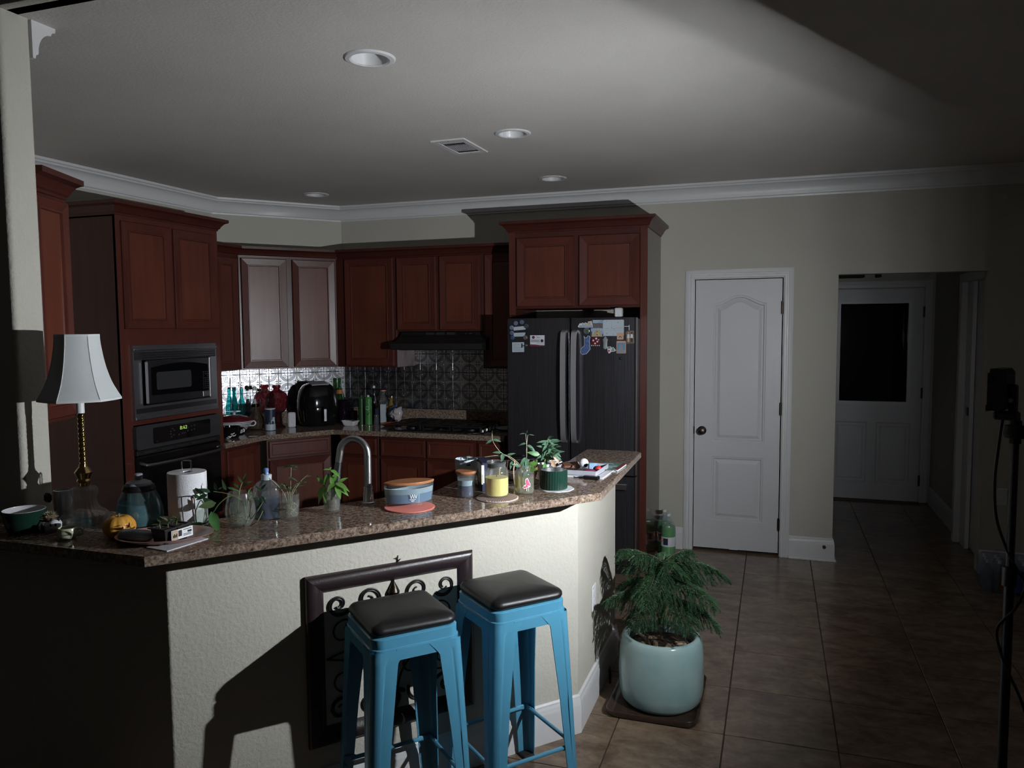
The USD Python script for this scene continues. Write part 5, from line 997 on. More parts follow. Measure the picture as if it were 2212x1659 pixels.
# mint glass
def tumbler(label, x, y, prof, lvl, base=.010):
    t = T('drinking_glass', label, 'glass', (x, y, BZ)); part(t, 'wall', glass_shell(prof, .0022, base), 'glass', smooth=60); part(t, 'water', fill(prof, .0022, lvl, base+.001), 'water', smooth=60); return t
MG = [(.026, 0), (.028, .003), (.031, .030), (.0335, .060), (.0335, .064), (.032, .070), (.033, .086)]
tumbler('small clear glass of water holding mint sprigs', -1.553, -3.757, MG, .062)
rg = np.random.default_rng(31); sts, lvs = [], []
for dx, h, lean in ((.004, .185, .006), (.012, .150, .052), (-.004, .120, -.022), (.002, .110, -.006), (.008, .125, .030), (-.016, .155, -.072)):
    p = [P3(dx*.3, 0, .014), P3(dx, 0, .085), P3(dx+lean*.6, .0, (h+.09)*.55), P3(dx+lean, 0, h)]; sts.append(p)
    for j in range(7 if dx > -.01 else 2):
        q = rg.uniform(.55, 1); b = np.array(p[1])*(1-q)+np.array(p[3])*q; a = rg.uniform(0, 2*PI); lvs.append((tuple(b), D3(math.cos(a), math.sin(a)*.8, rg.uniform(-.5, .6)), rg.uniform(.013, .022), rg.uniform(.0045, .007), D3(0, .6, 1)))
lvs += [(P3(.008, 0, .184), D3(-.8, .2, -.1), .026, .009, D3(0, .7, 1), .4), (P3(.011, 0, .184), D3(.8, .2, -.1), .018, .007, D3(0, .7, 1), .3)]
sprig('mint_sprigs', 'thin mint sprigs with small leaves in the small clear glass', (-1.553, -3.757, BZ), sts, lvs, 'leaf_mint', 'stem_pale', .0013)
part('/World/mint_sprigs', 'roots', [tube([(rgr.uniform(-.01, .01), rgr.uniform(-.01, .01), .058)]+[(rgr.uniform(-.024, .024), rgr.uniform(-.024, .024), z) for z in (.042, .028, .016)], .0007, 4, n=3) for _ in range(18)], 'stem_pale', kind='stuff')
BG = [(.024, 0), (.0265, .003), (.029, .03), (.0305, .075)]
tumbler('squat clear glass with basil roots beside the faucet', -1.466, -3.632, BG, .050)
sprig('basil_cuttings', 'bright green basil with large cupped leaves beside the faucet', (-1.466, -3.632, BZ), [[P3(0, 0, .014), P3(0, 0, .08), P3(-.004, 0, .12), P3(-.002, 0, .155)], [P3(.004, 0, .014), P3(.01, .004, .08), P3(.018, .01, .108)], [P3(-.004, 0, .014), P3(-.014, 0, .075), P3(-.026, 0, .098)]],
    [(P3(-.002, 0, .150), D3(.7, .45, -.1), .034, .014, D3(.3, .6, 1), .5), (P3(-.003, 0, .152), D3(-.5, .5, .25), .020, .009, D3(0, .7, 1), .4), (P3(-.002, .002, .154), D3(.1, .6, .5), .018, .008, D3(0, .7, 1), .3), (P3(-.006, .004, .140), D3(-.35, .6, -.9), .042, .015, D3(-.3, 1, .4), .2), (P3(.002, .004, .132), D3(.2, .5, -.9), .040, .014, D3(.2, 1, .4), .2), (P3(-.010, 0, .128), D3(-.75, .3, -.6), .034, .013, D3(-.4, .8, .6), .3),
     (P3(.016, .008, .106), D3(.75, .4, -.1), .046, .018, D3(.1, .6, 1), .45), (P3(.014, .010, .104), D3(-.25, .8, -.05), .040, .017, D3(0, .5, 1), .4), (P3(.020, .012, .100), D3(.45, .7, -.75), .046, .018, D3(.4, .9, .5), .2), (P3(.024, .010, .096), D3(.95, .4, -.6), .042, .016, D3(.2, .8, .7), .3), (P3(.014, .004, .110), D3(.2, .1, .9), .022, .009, D3(0, 1, .2), .3), (P3(.026, .008, .105), D3(.6, -.2, .5), .030, .012, D3(0, .8, .8), .4),
     (P3(-.024, .002, .096), D3(-.35, .35, -.9), .055, .018, D3(-.5, .9, .3), .15), (P3(-.026, .0, .098), D3(-.5, .1, .6), .034, .012, D3(-.3, .9, .4), .3), (P3(-.020, .006, .088), D3(.1, .6, -.9), .044, .015, D3(0, 1, .3), .2), (P3(-.022, -.004, .09), D3(-.8, .1, -.5), .036, .013, D3(-.4, .8, .5), .3), (P3(0, -.004, .12), D3(.5, -.3, .4), .03, .012, D3(0, .6, .9), .3)], 'leaf_basil', 'stem_green', .0016)
part('/World/basil_cuttings', 'roots', [tube([(rgr.uniform(-.012, .012), rgr.uniform(-.01, .01), .048)]+[(rgr.uniform(-.02, .02), rgr.uniform(-.02, .02), z) for z in (.036, .026, .014)], .0009, 4, n=3) for _ in range(26)], 'stem_dry', kind='stuff')
# faucet
FCX, FCY = -1.412, -3.470
t = T('faucet', 'brushed steel high arc kitchen faucet rising from the bar top', 'faucet', (FCX, FCY, BZ)); part(t, 'base', lathe([(0, 0), (.024, 0), (.024, .005), (.020, .008), (.0185, .040), (.0165, .044), (.0165, .062), (.0155, .064), (0, .064)], 28), 'steel')
sl_ = np.array(P3(-1, -.28, 0))[:2]; sl_ /= np.linalg.norm(sl_); ah = lambda s, z: (sl_[0]*s, sl_[1]*s, z)
part(t, 'spout', tube([ah(0, .060), ah(0, .165)]+[ah(.056-.056*math.cos(a), .182+.056*math.sin(a)) for a in np.linspace(0, PI, 12)]+[ah(.118, .150)], .0135, 14, n=3), 'steel_brushed')
part(t, 'spray_head', tube([ah(.118, .152), ah(.124, .118), ah(.128, .06)], [.0125, .0145, .016], 14, smooth=False), 'steel_dark')
# boat candle on pink trivet
top('trivet', 'round ribbed coral pink silicone trivet under the boat candle', 'trivet', [cyl(.091, 0, .004, 48, ch=.001)]+[xf(bx(-math.sqrt(.088**2-y*y), math.sqrt(.088**2-y*y), y-.0012, y+.0012, .004, .0055), rz=20) for y in np.linspace(-.08, .08, 27)], 'pink_rubber', loc=(-1.236, -3.487, BZ), smooth=False)
def boat(L, W, n=24):
    R = (L*L+W*W)/(4*W); th_ = math.asin(L/2/R); a = np.linspace(-th_, th_, n); top_ = [(R*math.sin(q), R*math.cos(q)-(R-W/2)) for q in a]
    return top_[:-1]+[(-x, -y) for x, y in top_][:-1]
bl_l = lambda L, W, z: [(x, y, z) for x, y in boat(L, W)]
t = T('boat_candle', 'blue boat shaped glass candle with wooden lid on pink trivet', 'candle', (-1.243, -3.474, BZ+.0057), 42)
Lb, Wb = .186, .092
part(t, 'glass', rings([bl_l(Lb*.90, Wb*.90, 0), bl_l(Lb*.93, Wb*.93, .003), bl_l(Lb, Wb, .078), bl_l(Lb-.003, Wb-.003, .0785), bl_l(Lb*.965, Wb*.95, .050), bl_l(Lb*.90, Wb*.875, .014)]), 'glass', smooth=25)
part(t, 'wax', rings([bl_l(Lb*.885, Wb*.855, .0145), bl_l(Lb*.945, Wb*.920, .046), bl_l(Lb*.7, Wb*.6, .0465)]), 'wax_blue', smooth=25)
part(t, 'wax_film', ring_open([bl_l(Lb*.945, Wb*.921, .0465), bl_l(Lb*.962, Wb*.945, .066), bl_l(Lb*.960, Wb*.942, .066), bl_l(Lb*.943, Wb*.918, .0465)]), 'wax_blue_pale', smooth=25)
part(t, 'lid', rings([bl_l(Lb*.94, Wb*.92, .0786), bl_l(Lb*1.0, Wb*1.0, .080), bl_l(Lb*1.02, Wb*1.03, .086), bl_l(Lb*1.0, Wb*1.0, .089), bl_l(Lb*.6, Wb*.6, .0895)]), 'lid_wood', smooth=25)
part(t, 'wick', bx(-.03, .03, -.0015, .0015, .04, .052), 'ink_black', smooth=False)
wyf = -(Wb/2)*.985
part(t, 'logo', [xf(text('W', .015, .0008), (-.011, wyf-.001, .033), rx=94), xf(text('W', .015, .0008), (-.003, wyf-.001, .033), rx=94), bx(-.011, .012, wyf+.000, wyf+.0012, .0285, .0297), bx(-.006, .007, wyf+.0005, wyf+.0016, .0235, .0247), bx(-.003, .004, wyf+.0005, wyf+.0016, .0210, .0220)], 'white_print', smooth=False)
# candle with wooden lid and a frosted pot behind it
t = T('hourglass_candle', 'navy layered glass candle with flat wooden lid', 'candle', (-1.108, -3.262, BZ)); HC = [(.034, 0), (.0365, .004), (.0355, .03), (.0330, .055), (.0340, .075), (.0375, .088)]
part(t, 'glass', glass_shell(HC, .0025, .006), 'glass', smooth=60); part(t, 'wax', lathe([(0, .0065), (.0332, .0065), (.0325, .03), (.0312, .046), (0, .046)], 32), 'wax_navy'); part(t, 'wax_layer', lathe([(0, .0465), (.0305, .0465), (.0305, .056), (.0312, .066), (0, .066)], 32), 'wax_blue_pale'); part(t, 'lid', lathe([(0, .0885), (.034, .0885), (.040, .094), (.0405, .100), (.038, .102), (0, .103)], 36), 'lid_wood')
t = T('frosted_pot', 'round frosted white plastic tub with a seedling, behind navy candle', 'tub', (-1.188, -3.060, BZ)); part(t, 'tub', lathe([(0, 0), (.036, 0), (.038, .04), (.046, .075), (.047, .110), (.044, .111), (.043, .080), (.034, .04), (0, .036)], 40), 'label_pale', smooth=40); part(t, 'print', [xf(bx(-.004, .004, -.0475, -.044, .088, .094), rz=a) for a in (28, 38)], 'ink_black', smooth=False)
sprig('seedling', 'single tiny green seedling in the frosted white tub', (-1.188, -3.060, BZ+.06), [[(0, 0, 0), (.002, 0, .03), (.004, 0, .060)]], [((.004, 0, .058), (.8, .2, .4), .012, .005), ((.003, 0, .052), (-.7, .2, .2), .010, .004)], 'leaf_mint')
# coppery wire caddy with tinted handles behind the yellow candle
t = T('cutlery_caddy', 'dark wire caddy with copper tinted uprights behind the yellow candle', 'caddy', (-1.045, -2.985, BZ), 30)
part(t, 'frame', [tube([(-.12, -.05, z), (.12, -.05, z), (.12, .05, z), (-.12, .05, z), (-.12, -.05, z)], .0028, 6, smooth=False) for z in (.004, .045, .105)], 'black_iron')
for i in range(9): part(t, 'upright', tube([(-.116+i*.029, -.0535, .004), (-.116+i*.029-.006, -.0545, .055), (-.116+i*.029, -.0535, .106)], .003, 6, n=3), 'peach' if i % 2 else 'copper')
t = T('book', 'upright navy, white and yellow book spine behind the navy candle', 'book', (-1.085, -3.105, BZ), 30); part(t, 'cover', bx(-.026, .020, -.055, .055, 0, .115, .002), 'navy', smooth=False); part(t, 'white_band', bx(-.027, -.016, -.0558, .0558, .035, .106), 'white_print', smooth=False); part(t, 'yellow_band', bx(-.0275, -.020, -.0562, .0562, .03, .07), 'glaze_cream', smooth=False)
# yellow candle
top('trivet', 'round woven taupe trivet under the yellow jar candle', 'trivet', [cyl(.080, 0, .004, 48, ch=.001)]+[xf(bx(-math.sqrt(.077**2-y*y), math.sqrt(.077**2-y*y), y-.0013, y+.0013, .004, .0058), rz=-35) for y in np.linspace(-.07, .07, 21)], 'taupe_rubber', loc=(-.984, -3.252, BZ), smooth=False)
t = T('yellow_candle', 'pale yellow jar candle half burnt down on the taupe trivet', 'candle', (-.989, -3.246, BZ+.006)); YC = [(.038, 0), (.0435, .004), (.046, .012), (.046, .090), (.044, .100), (.037, .112), (.0355, .118), (.037, .128), (.0375, .134)]
part(t, 'glass', glass_shell(YC, .0022, .006), 'glass', smooth=60); part(t, 'wax', lathe([(0, .0065), (.040, .0075), (.0434, .014), (.0434, .074), (0, .0745)], 40), 'wax_yellow', smooth=50); part(t, 'wick', bx(-.001, .001, -.001, .001, .074, .082), 'ink_black', smooth=False)
part(t, 'soot_ring', lathe([(.0345, .112), (.0333, .118), (.0346, .128), (.0343, .128), (.0330, .118), (.0342, .112), (.0345, .112)], 36), 'panel_grey')
# mason jar with cuttings
t = T('mason_jar', 'clear jar of amber water with pink bird sticker and cuttings', 'jar', (-.914, -3.142, BZ)); MJ = [(.034, 0), (.038, .005), (.040, .015), (.040, .075), (.037, .086), (.031, .094), (.0305, .112)]
part(t, 'glass', glass_shell(MJ, .0022, .006), 'glass', smooth=60); part(t, 'water', fill(MJ, .0022, .070, .007), 'liquid_yellow', smooth=60)
sk = T('bird_sticker', 'pink bird sticker with white outline on the clear jar', 'sticker', (-.914, -3.142, BZ)); va = math.degrees(math.atan2(-.914-.0, 3.142-5.967)) if False else 0
def wrap(poly, r, z0, rz, th_=.0006):
    m = ext(poly, th_); v = m.vertices.copy(); a = v[:, 0]/r; R_ = r+v[:, 2]; q = np.stack([R_*np.sin(a), -R_*np.cos(a), v[:, 1]+z0], 1); m = trimesh.Trimesh(q, m.faces, process=False); return xf(m, rz=rz)
bird = Polygon([(-.004, .030), (.002, .034), (.006, .026), (.010, .016), (.014, .012), (.013, .002), (.004, .0), (-.010, -.004), (-.015, 0), (-.010, .006), (-.002, .010), (-.005, .02)])
part(sk, 'outline', wrap(bird.buffer(.0018), .0402, .032, 34), 'white_print', smooth=False); part(sk, 'bird', wrap(bird.buffer(-.0004), .0409, .032, 34), 'sticker_pink', smooth=False); part(sk, 'legs', wrap(unary_union([sbox(-.002, -.014, 0, -.002), sbox(.005, -.013, .007, -.001), sbox(-.010, .004, .010, .006)]), .0416, .032, 34), 'white_print', smooth=False)
sprig('tall_cuttings', 'two tall thin cuttings with paired leaves rising from the jar', (-.914, -3.142, BZ), [[P3(.0, 0, .02), P3(.006, .004, .10), P3(.012, .006, .165), P3(.008, .006, .235)], [P3(.004, 0, .02), P3(.012, 0, .1), P3(.010, .002, .17), P3(.016, .003, .230)], [P3(-.004, .005, .03), P3(-.012, .010, .100), P3(-.052, .012, .140), P3(-.090, .012, .165), P3(-.118, .010, .205), P3(-.122, .010, .240)], [P3(0, .004, .03), P3(-.010, .010, .105), P3(-.06, .012, .150), P3(-.100, .010, .152), P3(-.15, .01, .146)]],
    [(P3(.006, .006, .235), D3(-.6, .3, .1), .020, .006), (P3(.018, .004, .230), D3(.8, .3, .1), .020, .006), (P3(.012, .004, .236), D3(.1, .3, .9), .012, .004), (P3(.010, .005, .196), D3(-.9, .3, .1), .024, .008, D3(0, .7, .8), .6), (P3(.013, .004, .190), D3(.8, .4, -.2), .026, .010, D3(0, .7, .8), .5), (P3(.014, .004, .186), D3(.9, .2, -.35), .032, .010, D3(0, .8, .7), .6),
     (P3(.012, .006, .142), D3(-.6, .4, -.5), .032, .013, D3(-.2, 1, .4), .2), (P3(.014, .006, .138), D3(-.1, .5, -.8), .036, .014, D3(0, 1, .3), .2), (P3(.010, .01, .128), D3(-.5, .4, -.8), .034, .011, D3(-.2, 1, .3), .2), (P3(.016, .006, .112), D3(.7, .4, .25), .034, .018, D3(.1, 1, .3), .2, 'leaf_basil'), (P3(.012, .010, .095), D3(.6, .5, .1), .036, .018, D3(.1, 1, .3), .2, 'leaf_basil'), (P3(.008, .012, .090), D3(-.1, .4, -.8), .030, .012, D3(0, 1, .3), .2),
     (P3(-.121, .010, .212), D3(-.8, .3, -.35), .024, .009, D3(0, .9, .5), .4, 'leaf_blue'), (P3(-.118, .010, .214), D3(.8, .3, -.1), .024, .009, D3(0, .9, .5), .4, 'leaf_blue'), (P3(-.123, .010, .236), D3(.1, .2, .9), .012, .004), (P3(-.085, .012, .162), D3(-.8, .2, .15), .028, .010, D3(0, .8, .6), .3), (P3(-.080, .012, .160), D3(-.1, .5, -.6), .030, .014, D3(0, 1, .3), .2), (P3(-.066, .012, .150), D3(.7, .2, .4), .026, .009, D3(0, .8, .6), .5), (P3(-.045, .012, .130), D3(-.2, .5, -.8), .028, .010, D3(0, 1, .3), .2), (P3(-.016, .010, .108), D3(-.5, .5, .3), .028, .012, D3(0, .9, .5), .3)], 'leaf_blue', 'stem_pale', .0016)
# green ribbed candle on coaster
top('coaster', 'thin pale ruffled coaster under the dark green ribbed candle', 'coaster', xf(ext(Polygon([(.070*(1+.03*math.cos(9*a))*math.cos(a), .070*(1+.03*math.cos(9*a))*math.sin(a)) for a in np.linspace(0, 2*PI, 73)[:-1]]), .0022), rz=10), 'card_white', loc=(-.818, -3.020, BZ), smooth=False)
t = T('green_candle', 'dark green ribbed glass candle with silver inside', 'candle', (-.826, -3.026, BZ+.0025)); m = lathe([(0, 0), (.050, 0), (.0535, .003), (.0535, .074), (.052, .076), (.0505, .074), (.0500, .010), (0, .009)], 96); v = m.vertices; a_ = np.arctan2(v[:, 1], v[:, 0]); rr_ = np.hypot(v[:, 0], v[:, 1]); k_ = 1+np.where(rr_ > .0525, .022*np.cos(32*a_), 0); v[:, 0] *= k_; v[:, 1] *= k_
part(t, 'ribbed_glass', trimesh.Trimesh(v, m.faces, process=False), 'glaze_green', smooth=50); part(t, 'silver_lining', lathe([(0, .0095), (.0496, .0105), (.0500, .073), (.0512, .0765), (.0490, .0745), (.0486, .0115), (0, .0105)], 48), 'steel')
part(t, 'wax', lathe([(0, .0108), (.0482, .0118), (.0482, .050), (0, .050)], 32), 'candle_white')
# plant bunch behind, drying leaf, white lidded jar
t = T('ribbed_tumbler', 'white paper cup holding the bushy green plant', 'cup', (-.900, -2.905, BZ)); part(t, 'wall', lathe([(0, 0), (.022, 0), (.030, .078), (.028, .078), (.021, .004), (0, .003)], 24), 'white_plastic')
rg = np.random.default_rng(77); lvs, sts = [], []
for k in range(12):
    a = rg.uniform(0, 2*PI); r = rg.uniform(.01, .05); z = rg.uniform(.12, .20); p = P3(.004+r*math.cos(a), r*math.sin(a)*.6+.01, z); sts.append([P3(0, 0, .03), P3(.3*r*math.cos(a), .0, .085), p])
    for j in range(3): b = rg.uniform(0, 2*PI); lvs.append((tuple(np.array(p)+[0, 0, -.012*j]), D3(math.cos(b), .5, rg.uniform(-.8, .5)), rg.uniform(.026, .040), rg.uniform(.009, .013), D3(0, .9, .6)))
lvs += [(P3(.028, .02, .10), D3(.3, .4, -.8), .045, .015, D3(.2, 1, .3), .2, 'leaf_dry'), (P3(.036, .01, .12), D3(.5, .3, -.7), .040, .017, D3(.3, 1, .3), .3, 'leaf_dry'), (P3(-.03, .03, .10), D3(-.5, .3, -.6), .05, .02, D3(-.2, 1, .3), .2, 'leaf_pothos'), (P3(-.02, .03, .12), D3(-.7, .3, .2), .045, .018, D3(-.2, 1, .3), .2, 'leaf_pothos'), (P3(.0, .03, .09), D3(0, .3, -.8), .05, .014, D3(0, 1, .3), .2, 'leaf_pothos'),
        (P3(-.036, .01, .10), D3(-.3, .3, -.9), .055, .012, D3(-.2, 1, .3), .3, 'leaf_dry'), (P3(-.03, .02, .07), D3(-.3, .3, -.9), .05, .012, D3(-.2, 1, .3), .3, 'leaf_dry')]
sprig('bushy_plant', 'bushy blue green cutting with drying brown leaves behind green candle', (-.900, -2.905, BZ), sts, lvs, 'leaf_blue', 'stem_green', .0015)
t = T('lidded_jar', 'small clear jar with flat white lid behind the green candle', 'jar', (-.955, -2.560, BZ)); part(t, 'glass', lathe([(0, 0), (.032, 0), (.033, .012), (0, .013)], 28), 'glass'); part(t, 'lid', lathe([(0, .0132), (.037, .0132), (.038, .024), (.036, .027), (.030, .027), (.028, .024), (0, .024)], 36), 'white_plastic')
# tray of odds and ends
TXc, TYc = -.800, -2.655
t = T('catchall_tray', 'grey plastic tray heaped with odds and ends near bar end', 'tray', (TXc, TYc, BZ+.006), -3)
part(t, 'tray', cat([ext(rrect(-.105, .095, -.105, .10, .006), .003), ext(rrect(-.105, .095, -.105, .10, .006).difference(rrect(-.101, .091, -.101, .096, .005)), .022)]), 'grey_plastic', smooth=False)
top('white_box_lid', 'flat white cardboard sheet under the catchall tray', 'card', bx(-.10, .125, -.112, .11, 0, .0055), 'card_white', loc=(TXc, TYc, BZ), rz=-3, smooth=False)
TZ = BZ+.0095
t = T('white_ball', 'shiny white ball with a dark cut, on the catchall tray', 'ball', (TXc+.004, TYc+.018, TZ+.030)); part(t, 'ball', ball(.021, sub=3), 'glaze_white', smooth=True); part(t, 'cut', xf(cyl(.009, 0, .002, 14), (.012, -.0155, -.006), rx=75, rz=25), 'ink_black')
top('blue_box', 'small blue and black plastic box tilted on the catchall tray', 'box', [xf(bx(-.020, .020, -.014, .014, 0, .030, .003), rx=-18)], 'blue_grey', loc=(TXc+.052, TYc-.010, TZ+.006), rz=20, smooth=False)
top('red_ball', 'small glossy red ball at the right of the catchall tray', 'ball', ball(.0145, sub=3), 'red_plastic', loc=(TXc+.078, TYc-.022, TZ+.0145), smooth=True)
top('gold_chain', 'tangled gold chain lying in the catchall tray', 'chain', tube([(-.035, .01, .022), (-.028, -.01, .012), (-.018, -.03, .006), (-.005, -.044, .004), (.01, -.05, .006), (.02, -.04, .004), (.0, -.03, .005), (.015, -.055, .004), (.03, -.05, .005)], .0028, 5, n=5), 'gold_chain', loc=(TXc, TYc, TZ))
top('brown_wallet', 'brown leather wallet leaning at the back of the catchall tray', 'wallet', xf(bx(-.05, .03, -.028, .028, 0, .014, .005), rx=12), 'leather_brown', loc=(TXc-.055, TYc+.048, TZ+.006), rz=30, smooth=False)
top('plum_case', 'small plum coloured oval case in the catchall tray', 'case', ball(.022, (0, 0, .010), (1.4, .8, .45)), 'ink_maroon', loc=(TXc+.048, TYc-.062, TZ), smooth=True)
top('black_pouch', 'flat black pouch filling the front left of the catchall tray', 'pouch', bx(-.05, .03, -.03, .03, 0, .010, .004), 'black_plastic', loc=(TXc-.035, TYc-.045, TZ), smooth=False)
t = T('power_adapter', 'flat black power adapter with its thin cord before the catchall tray', 'adapter', (-.725, -2.798, BZ), -8); part(t, 'body', bx(-.034, .034, -.013, .013, 0, .016, .003), 'black_gloss', smooth=False); part(t, 'cord', tube([(-.034, 0, .008), (-.05, .004, .004), (-.07, .0, .003), (-.085, .012, .003)], .0022, 6), 'black_plastic')
t = T('magazine', 'green and red covered book lying flat near the bar end', 'book', (-.700, -2.510, BZ), -3); part(t, 'pages', bx(-.050, .052, -.085, .085, .0012, .0085), 'card_white', smooth=False); part(t, 'cover', [bx(-.052, .036, -.087, .087, .0086, .0102), bx(-.052, .054, -.087, .087, 0, .0012)], 'book_teal', smooth=False); part(t, 'red_edge', bx(.0362, .054, -.087, .087, .0086, .0102), 'book_red', smooth=False); part(t, 'drawing', [xf(bx(-.02, .02, -.001, .001, .0102, .0106), (dx, dy, 0), rz=a) for dx, dy, a in ((0, 0, 20), (.01, .03, -30), (-.02, .05, 10), (.0, -.05, 8), (-.02, -.03, -15), (.015, -.02, 40))], 'label_pale', smooth=False)
top('reading_glasses', 'thin dark wire glasses temple resting before the flat book', 'glasses', tube([(-.062, 0, .010), (-.02, -.002, .012), (.018, -.002, .012), (.032, -.006, .008), (.030, -.012, .0025), (.01, -.010, .002), (-.06, -.006, .002)], .0014, 6, n=5), 'black_iron', loc=(-.682, -2.625, BZ))

# ------------------------------------------------------------------ things on the back worktop
WZ = .914
def bottle(name, label, x, y, prof, mat, cat_='bottle', cap=None):
    t = T(name, label, cat_, (x, y, WZ)); part(t, 'body', lathe([(0, 0)]+prof+[(0, prof[-1][1])], 28), mat, smooth=50)
    if cap: part(t, 'stopper', lathe(cap[0], 16), cap[1])
    return t
def bprof(r, h, neck=.011, sh=.62, lip=.014): return [(r*.9, 0), (r, .006), (r, h*sh*.86), (r*.86, h*sh), (neck*1.5, h*(sh+.16)), (neck, h*(sh+.2)), (neck, h*.95), (lip, h*.955), (lip, h)]
bottle('teal_bottle', 'teal glass bottle at the back left, partly behind its twin', -4.130, -.800, bprof(.030, .315), 'glass_teal', cap=([(0, .315), (.011, .316), (.011, .328), (0, .329)], 'panel_grey'))
bottle('teal_bottle', 'bright teal glass bottle in front, left end of bottle row', -4.058, -.797, bprof(.036, .318, .012, .58), 'glass_teal', cap=([(0, .318), (.012, .319), (.012, .331), (0, .332)], 'grey_plastic'))
bottle('swing_bottle', 'dark stoppered clear bottle behind the white swing top bottle', -4.052, -.690, bprof(.030, .305), 'glass', cap=([(0, .305), (.014, .306), (.013, .330), (.006, .336), (0, .336)], 'panel_grey'))
t = bottle('swing_bottle', 'clear swing top bottle with milky neck beside teal bottles', -3.990, -.722, bprof(.041, .300, .012, .52), 'glass', cap=([(0, .300), (.013, .301), (.014, .322), (.008, .334), (0, .335)], 'glaze_white'))
part(t, 'wire_bail', tube([(.014, 0, .25), (.018, 0, .29), (.016, 0, .325), (-.016, 0, .325), (-.018, 0, .29), (-.014, 0, .25)], .0016, 6), 'steel'); part(t, 'filling', lathe([(0, .10), (.034, .11), (.036, .14), (.016, .205), (.0095, .23), (0, .23)], 24), 'label_pale')
bottle('small_bottle', 'small clear cruet bottle, left of the pair by the compote', -4.006, -.612, bprof(.020, .285, .009, .6, .011), 'glass', cap=([(0, .285), (.010, .286), (.011, .305), (0, .308)], 'panel_grey'))
bottle('small_bottle', 'small clear cruet bottle with brown stopper by the compote', -3.955, -.622, bprof(.022, .282, .009, .6, .011), 'glass', cap=([(0, .282), (.009, .283), (.010, .303), (0, .305)], 'stem_dry'))
t = bottle('decanter', 'round smoky brown decanter with a square gold collar', -3.898, -.835, [(.045, 0), (.062, .010), (.067, .05), (.062, .095), (.042, .130), (.026, .150), (.024, .175), (.026, .180)], 'glass_amber', 'decanter'); part(t, 'collar', bx(-.024, .024, -.024, .024, .180, .206, .004), 'brass', smooth=False); part(t, 'label', wrap(Point(0, 0).buffer(.022), .0665, .062, 25), 'red_enamel', smooth=False)
t = T('blue_canister', 'navy blue round canister with pale blue patch and white lid', 'canister', (-3.750, -.852, WZ)); part(t, 'body', cyl(.039, 0, .168, 32), 'label_blue'); part(t, 'pale_band', lathe([(.0388, .004), (.0396, .004), (.0396, .052), (.0388, .052)], 32), 'label_pale'); part(t, 'pale_patch', wrap(Polygon([(0, 0), (.05, 0), (.05, .062), (.030, .062), (.026, .042), (.018, .038), (.018, .02), (0, .02)]), .0398, .045, 20), 'label_pale', smooth=False); part(t, 'lid', cyl(.0405, .168, .176, 32), 'glaze_white')
t = T('ruby_compote', 'ruby pressed glass covered compote on a tall foot', 'compote', (-3.800, -.690, WZ)); m = lathe([(0, 0), (.058, 0), (.060, .008), (.040, .022), (.020, .045), (.024, .065), (.018, .085), (.022, .110), (.052, .128), (.074, .160), (.083, .205), (.080, .240), (.083, .246), (.070, .275), (.045, .296), (.030, .304), (.024, .316), (.034, .330), (.030, .345), (0, .345)], 40); v = m.vertices; a_ = np.arctan2(v[:, 1], v[:, 0]); rr_ = np.hypot(v[:, 0], v[:, 1]); k_ = 1+.05*np.where(rr_ > .045, np.cos(10*a_), 0); v[:, 0] *= k_; v[:, 1] *= k_; part(t, 'bowl', trimesh.Trimesh(v, m.faces, process=False), 'glass_ruby', smooth=40)
top('paper_packet', 'crumpled white paper packet between compote and air fryer', 'packet', xf(bx(-.03, .03, -.012, .012, 0, .125, .008), rz=40, rx=8), 'card_white', loc=(-3.700, -.640, WZ), smooth=False)
t = T('covered_casserole', 'white striped casserole bowl with dark red lid and loop handle', 'casserole', (-3.905, -1.085, WZ)); part(t, 'bowl', lathe([(0, 0), (.060, 0), (.070, .010), (.100, .045), (.128, .075), (.132, .098), (.126, .100), (0, .098)], 48), 'glaze_white')
for z, r in ((.050, .1055), (.064, .1185), (.078, .1300), (.090, .1315)): part(t, 'stripe', lathe([(r-.001, z-.002), (r+.0006, z-.002), (r+.0006, z+.002), (r-.001, z+.002)], 48), 'ink_black')
part(t, 'lid', lathe([(0, .1005), (.130, .1005), (.130, .108), (.100, .128), (.05, .142), (0, .145)], 48), 'red_enamel'); part(t, 'lid_knob', lathe([(0, .145), (.012, .146), (.010, .158), (.018, .163), (.050, .168), (.052, .172), (0, .174)], 32), 'glaze_white'); part(t, 'handle', tube([P3(.124, 0, .088), P3(.150, 0, .096), P3(.162, 0, .080), P3(.148, 0, .062), P3(.112, 0, .060)], .0055, 8), 'glaze_white')
t = T('cow_mug', 'black mug with white cow patches at the worktop left end', 'mug', (-3.775, -1.285, WZ)); MGP = [(.048, 0), (.055, .006), (.066, .050), (.068, .082)]; part(t, 'body', lathe([(0, 0)]+MGP+[(.064, .083), (.060, .05), (.050, .012), (0, .01)], 40), 'black_gloss', smooth=50); part(t, 'handle', tube([P3(.060, .0, .066), P3(.090, .0, .070), P3(.100, 0, .050), P3(.084, 0, .028), P3(.058, 0, .022)], .009, 8), 'black_gloss')
for (a, z, s) in ((30, .016, 1), (46, .034, .8), (18, .005, 1.1), (58, .020, .7)): part(t, 'white_patch', wrap(Polygon([(-.020*s, 0), (-.008*s, .006), (.004*s, .004), (.016*s, .012), (.020*s, .008), (.010*s, 0), (-.004*s, -.003)]), .0575+.012*(z/.05), z, a), 'glaze_white', smooth=False)
part(t, 'handle_patch', xf(ball(.012, (0, 0, 0), (1.0, .4, 1.3), 1), P3(.094, .0075, .056)), 'glaze_white')
top('spoon_rest', 'small white paper scrap lying on the worktop beside the cow mug', 'scrap', xf(bx(-.03, .03, -.012, .012, 0, .0015), rz=30), 'card_white', loc=(-3.670, -1.175, WZ), smooth=False)
